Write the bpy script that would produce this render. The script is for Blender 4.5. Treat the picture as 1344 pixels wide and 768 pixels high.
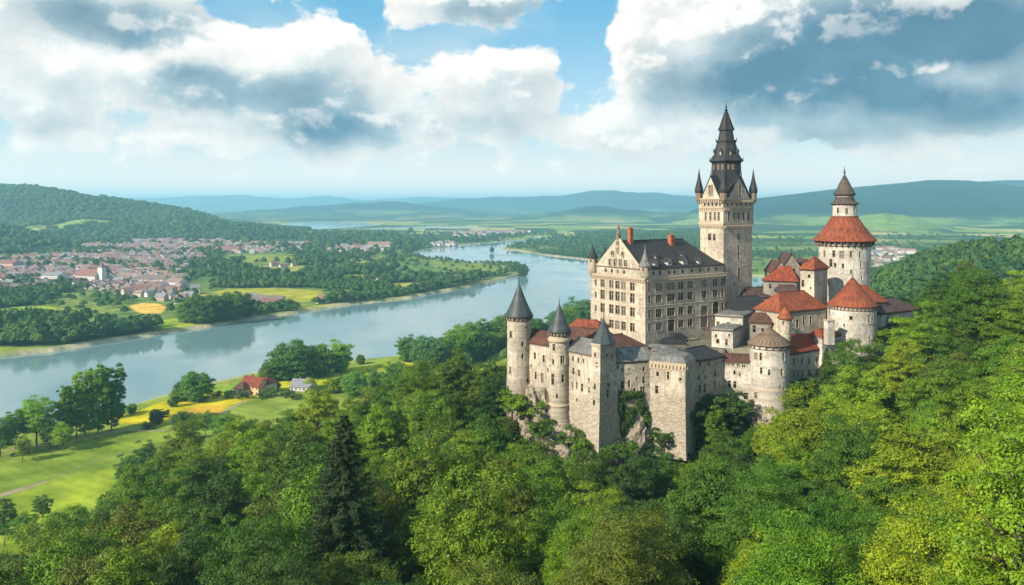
import bpy, math, random, os
import numpy as np
from mathutils import Vector, Matrix
random.seed(7)
DEV = os.environ.get('DEV', '')
sc = bpy.context.scene
for o in list(bpy.data.objects):
    bpy.data.objects.remove(o)

# ------------------------------------------------------------------ camera
# world: x to the right of the view, y into the distance, z up; river surface z = 0
F, CX, HY, CZ = 1120.0, 672.0, 268.0, 130.0
cam = bpy.data.cameras.new('camera')
camo = bpy.data.objects.new('camera', cam)
sc.collection.objects.link(camo)
sc.camera = camo
camo.location = (0, 0, CZ)
camo.rotation_euler = (math.radians(90), 0, 0)
cam.sensor_width = 36
cam.lens = 36 * F / 1344
cam.shift_y = -(384 - HY) / 1344
cam.clip_start = 0.5
cam.clip_end = 120000

# ------------------------------------------------------------------ sun and sky
SAZ = (-0.77, -0.64)                      # where the sun stands, seen from above
SEL = math.radians(30)
n_ = math.hypot(*SAZ)
sdir = Vector((SAZ[0] / n_ * math.cos(SEL), SAZ[1] / n_ * math.cos(SEL), math.sin(SEL)))
sun = bpy.data.lights.new('sun', 'SUN')
suno = bpy.data.objects.new('sun', sun)
sc.collection.objects.link(suno)
sun.energy = 5.0
sun.angle = math.radians(0.55)
sun.color = (1.0, 0.87, 0.68)
suno.rotation_euler = (-sdir).to_track_quat('-Z', 'Y').to_euler()
sc.view_settings.view_transform = 'Standard'
sc.view_settings.look = 'None'
sc.view_settings.exposure = 0.92
sc.view_settings.gamma = 1.0
sc.cycles.use_denoising = True
sc.cycles.max_bounces = 6
sc.cycles.diffuse_bounces = 3
sc.cycles.glossy_bounces = 2
sc.cycles.transmission_bounces = 3
sc.cycles.volume_bounces = 1
sc.cycles.use_adaptive_sampling = True
sc.cycles.adaptive_threshold = 0.02
sc.cycles.sample_clamp_indirect = 4.0
try:
    sc.cycles.denoiser = 'OPENIMAGEDENOISE'
    sc.cycles.denoising_input_passes = 'RGB_ALBEDO_NORMAL'
    sc.cycles.denoising_prefilter = 'ACCURATE'
except Exception:
    pass

world = bpy.data.worlds.new('World')
sc.world = world
world.use_nodes = True


class NT:
    """small helper to write node trees as expressions"""
    def __init__(self, tree):
        self.t = tree

    def n(self, typ, **kw):
        nd = self.t.nodes.new(typ)
        for k, v in kw.items():
            setattr(nd, k, v)
        return nd

    def put(self, sock, v):
        if v is None:
            return
        if isinstance(v, bpy.types.NodeSocket):
            self.t.links.new(v, sock)
        elif isinstance(v, bpy.types.Node):
            self.t.links.new(v.outputs[0], sock)
        else:
            if sock.type == 'RGBA' and len(v) == 3:
                v = (*v, 1)
            sock.default_value = v

    def m(self, op, a, b=None, c=None, clamp=False):
        nd = self.n('ShaderNodeMath', operation=op, use_clamp=clamp)
        for s, v in zip(nd.inputs, (a, b, c)):
            self.put(s, v)
        return nd.outputs[0]

    def vm(self, op, a, b=None, scale=None):
        nd = self.n('ShaderNodeVectorMath', operation=op)
        self.put(nd.inputs[0], a)
        if b is not None:
            self.put(nd.inputs[1], b)
        if scale is not None:
            self.put(nd.inputs['Scale'], scale)
        return nd.outputs['Value'] if op in ('LENGTH', 'DOT_PRODUCT', 'DISTANCE') else nd.outputs[0]

    def mr(self, v, a, b, c=0.0, d=1.0, smooth=True):
        nd = self.n('ShaderNodeMapRange', interpolation_type='SMOOTHSTEP' if smooth else 'LINEAR')
        for s, x in zip(nd.inputs, (v, a, b, c, d)):
            self.put(s, x)
        return nd.outputs[0]

    def mix(self, f, a, b, blend='MIX'):
        nd = self.n('ShaderNodeMix', data_type='RGBA', blend_type=blend)
        self.put(nd.inputs[0], f)
        self.put(nd.inputs[6], a)
        self.put(nd.inputs[7], b)
        return nd.outputs[2]

    def noise(self, vec, scale, detail=4, rough=0.55, dist=0.0, color=False, typ=None):
        nd = self.n('ShaderNodeTexNoise')
        if typ:
            nd.noise_dimensions = typ
        self.put(nd.inputs['Vector'], vec)
        nd.inputs['Scale'].default_value = scale
        nd.inputs['Detail'].default_value = detail
        nd.inputs['Roughness'].default_value = rough
        nd.inputs['Distortion'].default_value = dist
        return nd.outputs[1 if color else 0]


def pix_dir(px, py):
    v = Vector(((px - CX) / F, 1.0, -(py - HY) / F))
    v.normalize()
    return math.atan2(v.x, v.y), math.asin(v.z)


# clouds: soft-edged masses by compass direction and elevation (x, y, rx, ry, weight in 1/1120 rad)
CLOUDS = [
    (110, -25, 190, 45, 1.0), (1130, -40, 260, 70, 1.5), (610, -25, 120, 30, .8), (960, 150, 150, 26, .6), (390, 180, 150, 26, .9), (60, 170, 110, 30, .45), (1330, 120, 60, 30, .5), (600, 120, 110, 60, .6), (730, 150, 100, 50, .5), (850, 170, 90, 35, .5),
    (90, 22, 165, 40, 1.15), (225, 40, 70, 24, .7), (20, 95, 85, 50, .85), (130, 125, 70, 50, .6), (215, 75, 90, 50, .75),
    (320, 120, 120, 70, 1.0), (450, 150, 95, 60, 1.1), (400, 45, 65, 45, .85), (330, 75, 70, 30, .6), (455, 75, 70, 40, .9),
    (520, 25, 35, 30, .4), (600, 8, 115, 34, 1.1), (610, 100, 60, 36, .5), (690, 85, 65, 50, 1.0), (640, 150, 110, 40, .7),
    (835, 95, 60, 60, .9), (905, 50, 110, 70, 1.25), (1010, 95, 150, 65, 1.3), (1150, 50, 190, 85, 1.5), (1290, 60, 160, 80, 1.5),
    (1200, 140, 180, 42, 1.0), (860, 192, 48, 26, 1.05), (800, 186, 32, 20, .95), (492, 158, 24, 14, .9), (1150, 192, 46, 13, .9), (700, 212, 60, 14, .6), (450, 214, 40, 12, .7), (1050, 170, 60, 14, .7), (540, 190, 70, 24, .45), (1100, 190, 110, 22, .5),
    (800, 30, 22, 18, .5), (240, 195, 160, 25, .35), (700, 175, 60, 26, .4), (1290, 215, 120, 18, .3),
    (300, 20, 42, 26, -.9), (515, 62, 40, 38, -.45), (760, 55, 45, 62, -1.2), (345, 12, 40, 20, -.5), (480, 10, 34, 28, -.7), (655, 50, 60, 18, -.8),
]
grp = bpy.data.node_groups.new('CloudDensity', 'ShaderNodeTree')
grp.interface.new_socket('Vec', in_out='INPUT', socket_type='NodeSocketVector')
grp.interface.new_socket('Density', in_out='OUTPUT', socket_type='NodeSocketFloat')
g = NT(grp)
gi, go = g.n('NodeGroupInput'), g.n('NodeGroupOutput')
w1 = g.vm('SUBTRACT', g.noise(gi.outputs[0], 9, 4, .62, color=True, typ='2D'), (.5, .5, .5))
wv = g.vm('MULTIPLY', w1, (.075, .055, 0))
pw = g.vm('ADD', gi.outputs[0], wv)
# the running sum travels in the z of the position, so that the tree is one long chain
cur = g.vm('MULTIPLY', pw, (1, 1, 1e-6))
for (px, py, rx, ry, w) in CLOUDS:
    a, e = pix_dir(px, py)
    mp = g.n('ShaderNodeMapping', vector_type='POINT')
    sx, sy = F / rx / 1.62, F / ry / 1.62
    g.put(mp.inputs[0], cur)
    mp.inputs['Location'].default_value = (-a * sx, -e * sy, 0)
    mp.inputs['Scale'].default_value = (sx, sy, 0)
    ln = g.vm('LENGTH', mp.outputs[0])
    v = g.mr(ln, 1.0, 0.0, 0.0, w)
    cz = g.n('ShaderNodeCombineXYZ')
    g.put(cz.inputs[2], v)
    cur = g.vm('ADD', cur, cz.outputs[0])
scz = g.n('ShaderNodeSeparateXYZ')
g.put(scz.inputs[0], cur)
acc = scz.outputs[2]
fb = g.noise(g.vm('MULTIPLY', gi.outputs[0], (1, 1.5, 1)), 15, 7, .58, typ='2D')
bil = g.n('ShaderNodeTexVoronoi', feature='F1', voronoi_dimensions='2D')
g.put(bil.inputs['Vector'], g.vm('MULTIPLY', pw, (1, 1.25, 1)))
bil.inputs['Scale'].default_value = 26
bil.inputs['Detail'].default_value = 2
bil.inputs['Roughness'].default_value = .55
# away from the picture a general broken cover
sep = g.n('ShaderNodeSeparateXYZ')
g.put(sep.inputs[0], gi.outputs[0])
off = g.m('MAXIMUM', g.mr(g.m('ABSOLUTE', sep.outputs[0]), .55, .75), g.mr(sep.outputs[1], .25, .4))
gen = g.mr(g.noise(gi.outputs[0], 3.0, 3, .5, typ='2D'), .42, .62, 0.0, 1.0)
acc = g.m('ADD', acc, g.m('MULTIPLY', off, gen))
d = g.m('ADD', acc, g.m('MULTIPLY', g.m('SUBTRACT', fb, .5), 2.4))
d = g.m('SUBTRACT', d, g.m('MULTIPLY', g.m('SUBTRACT', bil.outputs['Distance'], .35), .42))
g.put(go.inputs[0], d)

w = NT(world.node_tree)
for nd in list(world.node_tree.nodes):
    world.node_tree.nodes.remove(nd)
wout = w.n('ShaderNodeOutputWorld')
bg = w.n('ShaderNodeBackground')
sky = w.n('ShaderNodeTexSky', sky_type='NISHITA')
sky.sun_disc = False
sky.sun_elevation = SEL
sky.sun_rotation = math.atan2(SAZ[0], SAZ[1])
sky.air_density = 1.0
sky.dust_density = 1.2
sky.ozone_density = 2.0
tc = w.n('ShaderNodeTexCoord')
sp = w.n('ShaderNodeSeparateXYZ')
w.put(sp.inputs[0], tc.outputs['Generated'])
az = w.m('ARCTAN2', sp.outputs[0], sp.outputs[1])
el = w.m('ARCSINE', sp.outputs[2])
cb = w.n('ShaderNodeCombineXYZ')
w.put(cb.inputs[0], az)
w.put(cb.inputs[1], el)
v0 = cb.outputs[0]


def dens(vec):
    nd = w.n('ShaderNodeGroup')
    nd.node_tree = grp
    w.put(nd.inputs[0], vec)
    return nd.outputs[0]


d0 = dens(v0)
cz_ = w.n('ShaderNodeCombineXYZ')
w.put(cz_.inputs[2], w.m('MULTIPLY', d0, 1e-6))
d1 = dens(w.vm('ADD', w.vm('ADD', v0, (-.012, .022, 0)), cz_.outputs[0]))
# thick cloud bases, where little light comes through
BASES = [(140, 26, 130, 32, .8), (262, 112, 80, 32, .8), (400, 140, 105, 44, .85), (440, 176, 110, 26, .7), (200, 75, 90, 18, -.45), (330, 95, 34, 40, -.3), (650, 12, 110, 22, .6), (90, 108, 50, 24, .15), (1010, 120, 170, 44, .85),
         (1130, 60, 190, 70, .8), (1300, 35, 150, 60, .8), (1270, 140, 140, 32, .7), (690, 110, 45, 25, .2), (60, 150, 120, 25, .3), (1100, 185, 120, 18, .35), (600, 165, 90, 20, .3), (1255, 88, 80, 26, -.7), (940, 60, 80, 50, -.35), (330, 75, 90, 20, -.3)]
wn_ = w.vm('MULTIPLY', w.vm('SUBTRACT', w.noise(v0, 8, 5, .6, color=True, typ='2D'), (.5, .5, .5)), (.10, .055, 0))
cz_ = w.n('ShaderNodeCombineXYZ')
w.put(cz_.inputs[2], w.m('MULTIPLY', d1, 1e-6))
cur = w.vm('ADD', w.vm('ADD', v0, wn_), cz_.outputs[0])
for (px, py, rx, ry, w_) in BASES:
    a, e = pix_dir(px, py)
    mp = w.n('ShaderNodeMapping', vector_type='POINT')
    sx, sy = F / rx / 1.28, F / ry / 1.28
    w.put(mp.inputs[0], cur)
    mp.inputs['Location'].default_value = (-a * sx, -e * sy, 0)
    mp.inputs['Scale'].default_value = (sx, sy, 0)
    cz_ = w.n('ShaderNodeCombineXYZ')
    w.put(cz_.inputs[2], w.mr(w.vm('LENGTH', mp.outputs[0]), 1.0, .1, 0.0, w_))
    cur = w.vm('ADD', cur, cz_.outputs[0])
scz = w.n('ShaderNodeSeparateXYZ')
w.put(scz.inputs[0], cur)
base_ = scz.outputs[2]
cover = w.mr(d0, .10, .62)
nzv = w.noise(w.vm('MULTIPLY', v0, (1, 1.6, 1)), 11, 5, .6, typ='2D')
lit = w.mr(w.m('ADD', d1, w.m('MULTIPLY', w.m('SUBTRACT', nzv, .5), 1.7)), 4.6, .30, smooth=False)
lit = w.m('SUBTRACT', lit, w.m('MULTIPLY', base_, .70), clamp=True)
STR = 0.1
k = 1 / STR * .60
c_dark = (.118 * k, .262 * k, .368 * k)
c_mid = (.46 * k, .57 * k, .62 * k)
c_lite = (.98 * k, .95 * k, .90 * k)
ccol = w.mix(w.mr(lit, .0, .58, smooth=False), c_dark, c_mid)
ccol = w.mix(w.mr(lit, .50, 1.0, smooth=False), ccol, c_lite)
ccol = w.mix(1.0, ccol, w.mix(w.mr(nzv, .3, .7), (.86, .87, .88), (1.06, 1.05, 1.04)), 'MULTIPLY')
puff = w.mr(w.m('SUBTRACT', d0, d1), .22, .85)       # small lit heads inside the masses
ccol = w.mix(w.m('MULTIPLY', puff, w.mr(base_, 0, 1.2, .85, .30)), ccol, c_lite)
# clear sky between the clouds: physical sky, a little deeper towards the blue
skyc = w.mix(1.0, sky.outputs[0], (.80, 1.0, 1.10), 'MULTIPLY')
blue = w.mix(w.mr(el, .02, .26), (.62 * k, .76 * k, .80 * k), (.10 * k, .40 * k, .62 * k))
skyc = w.mix(.75, skyc, blue)
veil = w.mr(w.noise(w.vm('MULTIPLY', v0, (1, 2.2, 1)), 4.5, 3, .5, typ='2D'), .36, .62)
skyc = w.mix(w.m('MULTIPLY', veil, w.mr(el, .24, .10, .25, .85)), skyc, (.60 * k, .72 * k, .75 * k))
final = w.mix(cover, skyc, ccol)
# far clouds melt into the pale air near the horizon
hz = w.mr(el, .088, .002)
final = w.mix(w.m('MULTIPLY', hz, .88), final, (1.16 * k, 1.03 * k, .93 * k))
w.put(bg.inputs[0], final)
bg.inputs[1].default_value = STR
world.node_tree.links.new(bg.outputs[0], wout.inputs[0])
world.cycles.sampling_method = 'MANUAL'
world.cycles.sample_map_resolution = 512

# ------------------------------------------------------------------ helpers
COL = sc.collection


def P(px, D):
    return ((px - CX) / F * D, D)


def Z(py, D):
    return CZ - (py - HY) * D / F


def G0(px, py, z=0.0):                     # point of the level z seen at a picture point
    D = (CZ - z) * F / (py - HY)
    return ((px - CX) / F * D, D)


def sstep(x, a, b):
    t = np.clip((x - a) / (b - a), 0, 1)
    return t * t * (3 - 2 * t)


def hash2(ix, iy, seed):
    h = (ix.astype(np.int64) * 374761393 + iy.astype(np.int64) * 668265263 + seed * 974711) & 0xffffffff
    h = ((h ^ (h >> 13)) * 1274126177) & 0xffffffff
    h = (h ^ (h >> 16)) & 0xffffff
    return h / float(0xffffff)


def vn(x, y, seed=0):
    ix, iy = np.floor(x), np.floor(y)
    fx, fy = x - ix, y - iy
    fx, fy = fx * fx * (3 - 2 * fx), fy * fy * (3 - 2 * fy)
    a, b = hash2(ix, iy, seed), hash2(ix + 1, iy, seed)
    c, d_ = hash2(ix, iy + 1, seed), hash2(ix + 1, iy + 1, seed)
    return a * (1 - fx) * (1 - fy) + b * fx * (1 - fy) + c * (1 - fx) * fy + d_ * fx * fy


def fbm(x, y, scale, oct=4, seed=0, gain=.5):
    x = np.asarray(x, float) / scale
    y = np.asarray(y, float) / scale
    s, a, t = 0, 1.0, 0
    for i in range(oct):
        s = s + a * vn(x + 17.3 * i, y - 9.1 * i, seed + i)
        t += a
        a *= gain
        x, y = x * 2.03, y * 2.03
    return s / t


def in_poly(x, y, poly):
    inside = np.zeros(np.shape(x), bool)
    n = len(poly)
    for i in range(n):
        x1, y1 = poly[i]
        x2, y2 = poly[(i + 1) % n]
        if y1 == y2:
            continue
        c = ((y1 > y) != (y2 > y)) & (x < (x2 - x1) * (y - y1) / (y2 - y1) + x1)
        inside ^= c
    return inside


def poly_sd(x, y, poly):                   # > 0 outside, < 0 inside
    dmin = np.full(np.shape(x), 1e9)
    n = len(poly)
    for i in range(n):
        x1, y1 = poly[i]
        x2, y2 = poly[(i + 1) % n]
        dx, dy = x2 - x1, y2 - y1
        t = np.clip(((x - x1) * dx + (y - y1) * dy) / (dx * dx + dy * dy + 1e-9), 0, 1)
        dmin = np.minimum(dmin, np.hypot(x - x1 - t * dx, y - y1 - t * dy))
    return np.where(in_poly(x, y, poly), -dmin, dmin)


def np_mesh(name, verts, faces, mats=(), mat_idx=None, smooth=False, colors=None):
    me = bpy.data.meshes.new(name)
    verts = np.asarray(verts, np.float32)
    faces = np.asarray(faces, np.int32)
    nf, k_ = faces.shape
    me.vertices.add(len(verts))
    me.vertices.foreach_set('co', verts.ravel())
    me.loops.add(nf * k_)
    me.loops.foreach_set('vertex_index', faces.ravel())
    me.polygons.add(nf)
    me.polygons.foreach_set('loop_start', np.arange(0, nf * k_, k_, dtype=np.int32))
    for m_ in mats:
        me.materials.append(m_)
    if mat_idx is not None:
        me.polygons.foreach_set('material_index', np.asarray(mat_idx, np.int32))
    me.polygons.foreach_set('use_smooth', np.full(nf, smooth))
    if colors is not None:
        ca = me.color_attributes.new('Col', 'FLOAT_COLOR', 'POINT')
        c4 = np.ones((len(verts), 4), np.float32)
        c4[:, :3] = colors
        ca.data.foreach_set('color', c4.ravel())
    me.update(calc_edges=True)
    return me


def link(o):
    COL.objects.link(o)
    return o


def obj(name, me, parent=None, loc=None):
    o = bpy.data.objects.new(name, me)
    link(o)
    if parent is not None:
        o.parent = parent
    if loc is not None:
        o.location = loc
    return o


def tag(o, label, cat, group=None, kind='thing'):
    o['label'] = label
    o['category'] = cat
    o['kind'] = kind
    if group:
        o['group'] = group
    return o


def thing(name, label, cat, loc, group=None):
    o = bpy.data.objects.new(name, None)
    link(o)
    o.location = loc
    o.empty_display_size = .5
    return tag(o, label, cat, group)


def struct(name, me, kind='structure'):
    o = obj(name, me)
    o['kind'] = kind
    return o


# ------------------------------------------------------------------ materials
def mat(name):
    m_ = bpy.data.materials.new(name)
    m_.use_nodes = True
    t = NT(m_.node_tree)
    b = m_.node_tree.nodes['Principled BSDF']
    return m_, t, b


def bump(t, b, h, strength, dist):
    bn = t.n('ShaderNodeBump')
    bn.inputs['Strength'].default_value = strength
    bn.inputs['Distance'].default_value = dist
    t.put(bn.inputs['Height'], h)
    t.put(b.inputs['Normal'], bn.outputs[0])


def stone(name, col, dark, rough_z=None, grime=.55, course=.42):
    """worn lime render over masonry; bare rubble courses where the render has gone"""
    m_, t, b = mat(name)
    geo = t.n('ShaderNodeNewGeometry').outputs['Position']
    uv = t.n('ShaderNodeUVMap').outputs[0]
    big = t.noise(geo, .16, 5, .6)
    mid = t.noise(geo, .9, 6, .68)
    fine = t.noise(geo, 5, 4, .6)
    streak = t.noise(t.vm('MULTIPLY', geo, (1.6, 1.6, .12)), 1.0, 5, .65)
    br = t.n('ShaderNodeTexBrick')
    t.put(br.inputs['Vector'], uv)
    br.inputs['Scale'].default_value = 1.0
    br.inputs['Brick Width'].default_value = .72
    br.inputs['Row Height'].default_value = .36
    br.inputs['Mortar Size'].default_value = .035
    br.inputs['Mortar Smooth'].default_value = .6
    br.inputs['Color1'].default_value = (.70, .70, .70, 1)
    br.inputs['Color2'].default_value = (1.12, 1.10, 1.06, 1)
    br.inputs['Mortar'].default_value = (.48, .46, .43, 1)
    c = t.mix(t.mr(big, .38, .62), col, tuple(x * y for x, y in zip(col, (.70, .70, .71))))
    c = t.mix(t.m('MULTIPLY', t.mr(mid, .48, .72), .5), c, tuple(x * 1.16 for x in col))
    c = t.mix(t.m('MULTIPLY', t.mr(streak, .47, .70), grime), c, dark)
    c = t.mix(t.m('MULTIPLY', t.mr(fine, .58, .75), .35), c, dark)
    spk = t.noise(geo, 2.3, 3, .75)
    c = t.mix(t.m('MULTIPLY', t.mr(spk, .53, .66), .5), c, tuple(x * .5 for x in col))
    c = t.mix(t.m('MULTIPLY', t.mr(spk, .46, .34), .35), c, tuple(min(.8, x * 1.3) for x in col))
    sz = t.n('ShaderNodeSeparateXYZ')
    t.put(sz.inputs[0], geo)
    bare = t.mr(t.m('ADD', mid, t.m('MULTIPLY', big, .6)), .76, .88)
    if rough_z is not None:
        low = t.mr(t.m('ADD', sz.outputs[2], t.m('MULTIPLY', t.m('SUBTRACT', mid, .5), 9)), rough_z + 1.5, rough_z - 1.5)
        bare = t.m('MAXIMUM', bare, low)
    bm = t.mix(1.0, t.mix(t.mr(fine, .4, .65), tuple(x * .80 for x in col), tuple(x * .52 for x in col)), br.outputs[0], 'MULTIPLY')
    c = t.mix(t.m('MULTIPLY', bare, .85), c, bm)
    c = t.mix(course, c, t.mix(1.0, c, br.outputs[0], 'MULTIPLY'))
    t.put(b.inputs['Base Color'], c)
    b.inputs['Roughness'].default_value = .9
    b.inputs['Specular IOR Level'].default_value = .15
    h = t.m('ADD', t.m('MULTIPLY', br.outputs['Fac'], -.8), t.m('ADD', mid, t.m('MULTIPLY', fine, .5)))
    bump(t, b, h, .7, .12)
    return m_


def tiles(name, c1, c2, c3, row=.34, w_=.28, rough=.8, spec=.2, moss=.6):
    m_, t, b = mat(name)
    geo = t.n('ShaderNodeNewGeometry').outputs['Position']
    uv = t.n('ShaderNodeUVMap').outputs[0]
    br = t.n('ShaderNodeTexBrick')
    t.put(br.inputs['Vector'], uv)
    br.inputs['Scale'].default_value = 1.0
    br.inputs['Brick Width'].default_value = w_
    br.inputs['Row Height'].default_value = row
    br.inputs['Mortar Size'].default_value = .03
    br.inputs['Color1'].default_value = (.75, .75, .75, 1)
    br.inputs['Color2'].default_value = (1.2, 1.2, 1.2, 1)
    br.inputs['Mortar'].default_value = (.5, .5, .5, 1)
    big = t.noise(geo, .45, 5, .62)
    mid = t.noise(geo, 2.2, 5, .7)
    c = t.mix(t.mr(big, .38, .66), c1, c2)
    c = t.mix(t.m('MULTIPLY', t.mr(mid, .5, .72), .8), c, c3)
    stk = t.noise(t.vm('MULTIPLY', uv, (1.8, .35, 1)), 1.0, 4, .65)
    c = t.mix(1.0, c, t.mix(t.mr(stk, .35, .68), (.62, .64, .66), (1.32, 1.28, 1.22)), 'MULTIPLY')
    c = t.mix(.6, c, t.mix(1.0, c, br.outputs[0], 'MULTIPLY'))
    ms = t.noise(t.vm('ADD', geo, (31, 7, 3)), .8, 5, .7)
    c = t.mix(t.m('MULTIPLY', t.mr(ms, .56, .72), moss), c, (.07, .065, .05))
    t.put(b.inputs['Base Color'], c)
    b.inputs['Roughness'].default_value = rough
    b.inputs['Specular IOR Level'].default_value = spec
    bump(t, b, t.m('ADD', br.outputs['Fac'], t.m('MULTIPLY', mid, -.8)), .6, -.08)
    return m_


def plain(name, col, rough=.8, var=.2, scale=3.0, spec=.3, metal=0.0):
    m_, t, b = mat(name)
    geo = t.n('ShaderNodeNewGeometry').outputs['Position']
    nz = t.noise(geo, scale, 5, .6)
    t.put(b.inputs['Base Color'], t.mix(nz, tuple(x * (1 - var) for x in col), tuple(x * (1 + var) for x in col)))
    b.inputs['Roughness'].default_value = rough
    b.inputs['Specular IOR Level'].default_value = spec
    b.inputs['Metallic'].default_value = metal
    bump(t, b, nz, .3, .05)
    return m_


M = {}
M['cream'] = stone('cream_stone', (.52, .465, .385), (.15, .125, .10), grime=.7)
M['cream_low'] = stone('cream_stone_bare_foot', (.51, .46, .385), (.145, .125, .10), rough_z=77, grime=.8)
M['white'] = stone('white_render', (.56, .535, .485), (.19, .17, .15), grime=.7, course=.15)
M['white_low'] = stone('white_render_bare_foot', (.55, .52, .47), (.18, .16, .135), rough_z=77, course=.2)
M['grey_st'] = stone('grey_stone', (.30, .28, .25), (.16, .15, .135))
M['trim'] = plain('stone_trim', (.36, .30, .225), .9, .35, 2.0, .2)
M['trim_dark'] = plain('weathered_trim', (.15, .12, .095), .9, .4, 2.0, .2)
M['glass'], t, b = mat('dark_window')
oi = t.n('ShaderNodeObjectInfo')
t.put(b.inputs['Base Color'], t.mix(t.mr(oi.outputs['Random'], .66, .95), (.016, .014, .013), (.13, .12, .105)))
b.inputs['Roughness'].default_value = .12
b.inputs['Specular IOR Level'].default_value = .6
M['red'] = tiles('red_tile', (.235, .052, .027), (.16, .040, .026), (.30, .095, .048))
M['orange'] = tiles('orange_tile', (.255, .070, .034), (.175, .048, .028), (.32, .125, .06))
M['brown'] = tiles('brown_tile', (.105, .050, .038), (.080, .042, .035), (.15, .080, .055))
M['umber'] = tiles('umber_shingle', (.19, .135, .095), (.14, .10, .075), (.25, .19, .13), row=.4, w_=.3)
M['plum'] = tiles('plum_shingle', (.085, .052, .052), (.06, .042, .045), (.13, .08, .07))
M['slate'] = tiles('slate', (.018, .022, .028), (.026, .028, .032), (.048, .046, .044), rough=.6, spec=.35, moss=.2)
M['slate_blue'] = tiles('blue_slate', (.032, .050, .058), (.045, .062, .068), (.07, .085, .088), rough=.5, spec=.4, moss=.15)
M['bronze_shingle'] = tiles('bronze_shingle', (.095, .078, .068), (.07, .06, .055), (.14, .11, .09), row=.4, w_=.3)
M['lead'] = tiles('lead_roof', (.15, .155, .16), (.115, .115, .115), (.22, .22, .21), row=.6, w_=2.0, rough=.6)
M['brick'] = plain('chimney_brick', (.27, .085, .045), .85, .4, 2.5)
M['iron'] = plain('wrought_iron', (.03, .028, .03), .5, .2, 3, .5, .6)


# ------------------------------------------------------------------ mesh builder
class MB:
    def __init__(self):
        self.v, self.f, self.m, self.s = [], [], [], []

    def face(self, pts, mi=0, smooth=False):
        i = len(self.v)
        self.v += [tuple(p) for p in pts]
        self.f.append(tuple(range(i, i + len(pts))))
        self.m.append(mi)
        self.s.append(smooth)

    def quad_prism(self, foot, z0, z1, mi=0, cap=True, bottom=False):
        n = len(foot)
        for i in range(n):
            a, b_ = foot[i], foot[(i + 1) % n]
            self.face([(a[0], a[1], z0), (b_[0], b_[1], z0), (b_[0], b_[1], z1), (a[0], a[1], z1)], mi)
        if cap:
            self.face([(p[0], p[1], z1) for p in foot], mi)
        if bottom:
            self.face([(p[0], p[1], z0) for p in reversed(foot)], mi)

    def box(self, c, u, hw, hd, z0, z1, mi=0):
        """box round the plan point c, axis u, half width hw along u, half depth hd across"""
        ux, uy = u
        px, py = -uy, ux
        foot = [(c[0] + a * hw * ux + b_ * hd * px, c[1] + a * hw * uy + b_ * hd * py) for a, b_ in ((-1, -1), (1, -1), (1, 1), (-1, 1))]
        self.quad_prism(foot, z0, z1, mi, True, True)

    def loft(self, foot, rings, mi=0, cap=True, smooth=False, c=None):
        """rings: (outward offset in m, z) or ('s', scale, z)"""
        if c is None:
            c = centroid(foot)
        r0 = max(math.hypot(p[0] - c[0], p[1] - c[1]) for p in foot)
        R = []
        for off, z in rings:
            k_ = (r0 + off) / r0
            R.append([(c[0] + (p[0] - c[0]) * k_, c[1] + (p[1] - c[1]) * k_, z) for p in foot])
        base = len(self.v)
        n = len(foot)
        if smooth:
            for r_ in R:
                self.v += r_
            for j in range(len(R) - 1):
                for i in range(n):
                    i2 = (i + 1) % n
                    self.f.append((base + j * n + i, base + j * n + i2, base + (j + 1) * n + i2, base + (j + 1) * n + i))
                    self.m.append(mi)
                    self.s.append(True)
        else:
            for j in range(len(R) - 1):
                for i in range(n):
                    i2 = (i + 1) % n
                    self.face([R[j][i], R[j][i2], R[j + 1][i2], R[j + 1][i]], mi)
        if cap:
            self.face(R[-1], mi)
            self.face(list(reversed(R[0])), mi)
        return self

    def tube(self, p, q, r0, r1, n=8, mi=0, smooth=True):
        p, q = Vector(p), Vector(q)
        d_ = (q - p).normalized()
        a = d_.orthogonal().normalized()
        b_ = d_.cross(a)
        base = len(self.v)
        for (c, r_) in ((p, r0), (q, r1)):
            for i in range(n):
                t_ = 2 * math.pi * i / n
                self.v.append(tuple(c + (a * math.cos(t_) + b_ * math.sin(t_)) * r_))
        for i in range(n):
            j = (i + 1) % n
            self.f.append((base + i, base + j, base + n + j, base + n + i))
            self.m.append(mi)
            self.s.append(smooth)
        self.f.append(tuple(base + n + i for i in range(n)))
        self.m.append(mi)
        self.s.append(False)
        return self

    def build(self, name, mats, parent=None, origin=None, weld=False):
        if weld:
            seen, mp_, nv_ = {}, [], []
            for p in self.v:
                key = tuple(round(q, 3) for q in p)
                if key not in seen:
                    seen[key] = len(nv_)
                    nv_.append(p)
                mp_.append(seen[key])
            self.v, self.f = nv_, [tuple(mp_[j] for j in f) for f in self.f]
        """vertices are written in world space; origin (of the thing) is taken off"""
        if not isinstance(mats, (list, tuple)):
            mats = [mats]
        if origin is None and parent is not None:
            origin = ORG.get(parent.name, (0, 0, 0))
        ox, oy, oz = origin or (0, 0, 0)
        me = bpy.data.meshes.new(name)
        me.from_pydata([(a - ox, b_ - oy, c - oz) for a, b_, c in self.v], [], self.f)
        for m_ in mats:
            me.materials.append(M[m_] if isinstance(m_, str) else m_)
        me.polygons.foreach_set('material_index', self.m)
        me.polygons.foreach_set('use_smooth', self.s)
        uv = me.uv_layers.new(name='UVMap')
        me.update()
        buf = []
        for p in me.polygons:
            n = p.normal
            t_ = Vector((0, 0, 1)).cross(n)
            t_ = Vector((1, 0, 0)) if t_.length < 1e-3 else t_.normalized()
            b_ = n.cross(t_)
            for vi in p.vertices:
                co = me.vertices[vi].co
                buf += [co.dot(t_) + ox, co.dot(b_) + oz]
        uv.data.foreach_set('uv', buf)
        o = obj(name, me, parent)
        if parent is not None:
            ORG[o.name] = (ox, oy, oz)
        elif origin is not None:
            o.location = origin
        return o


ORG = {}


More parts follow.
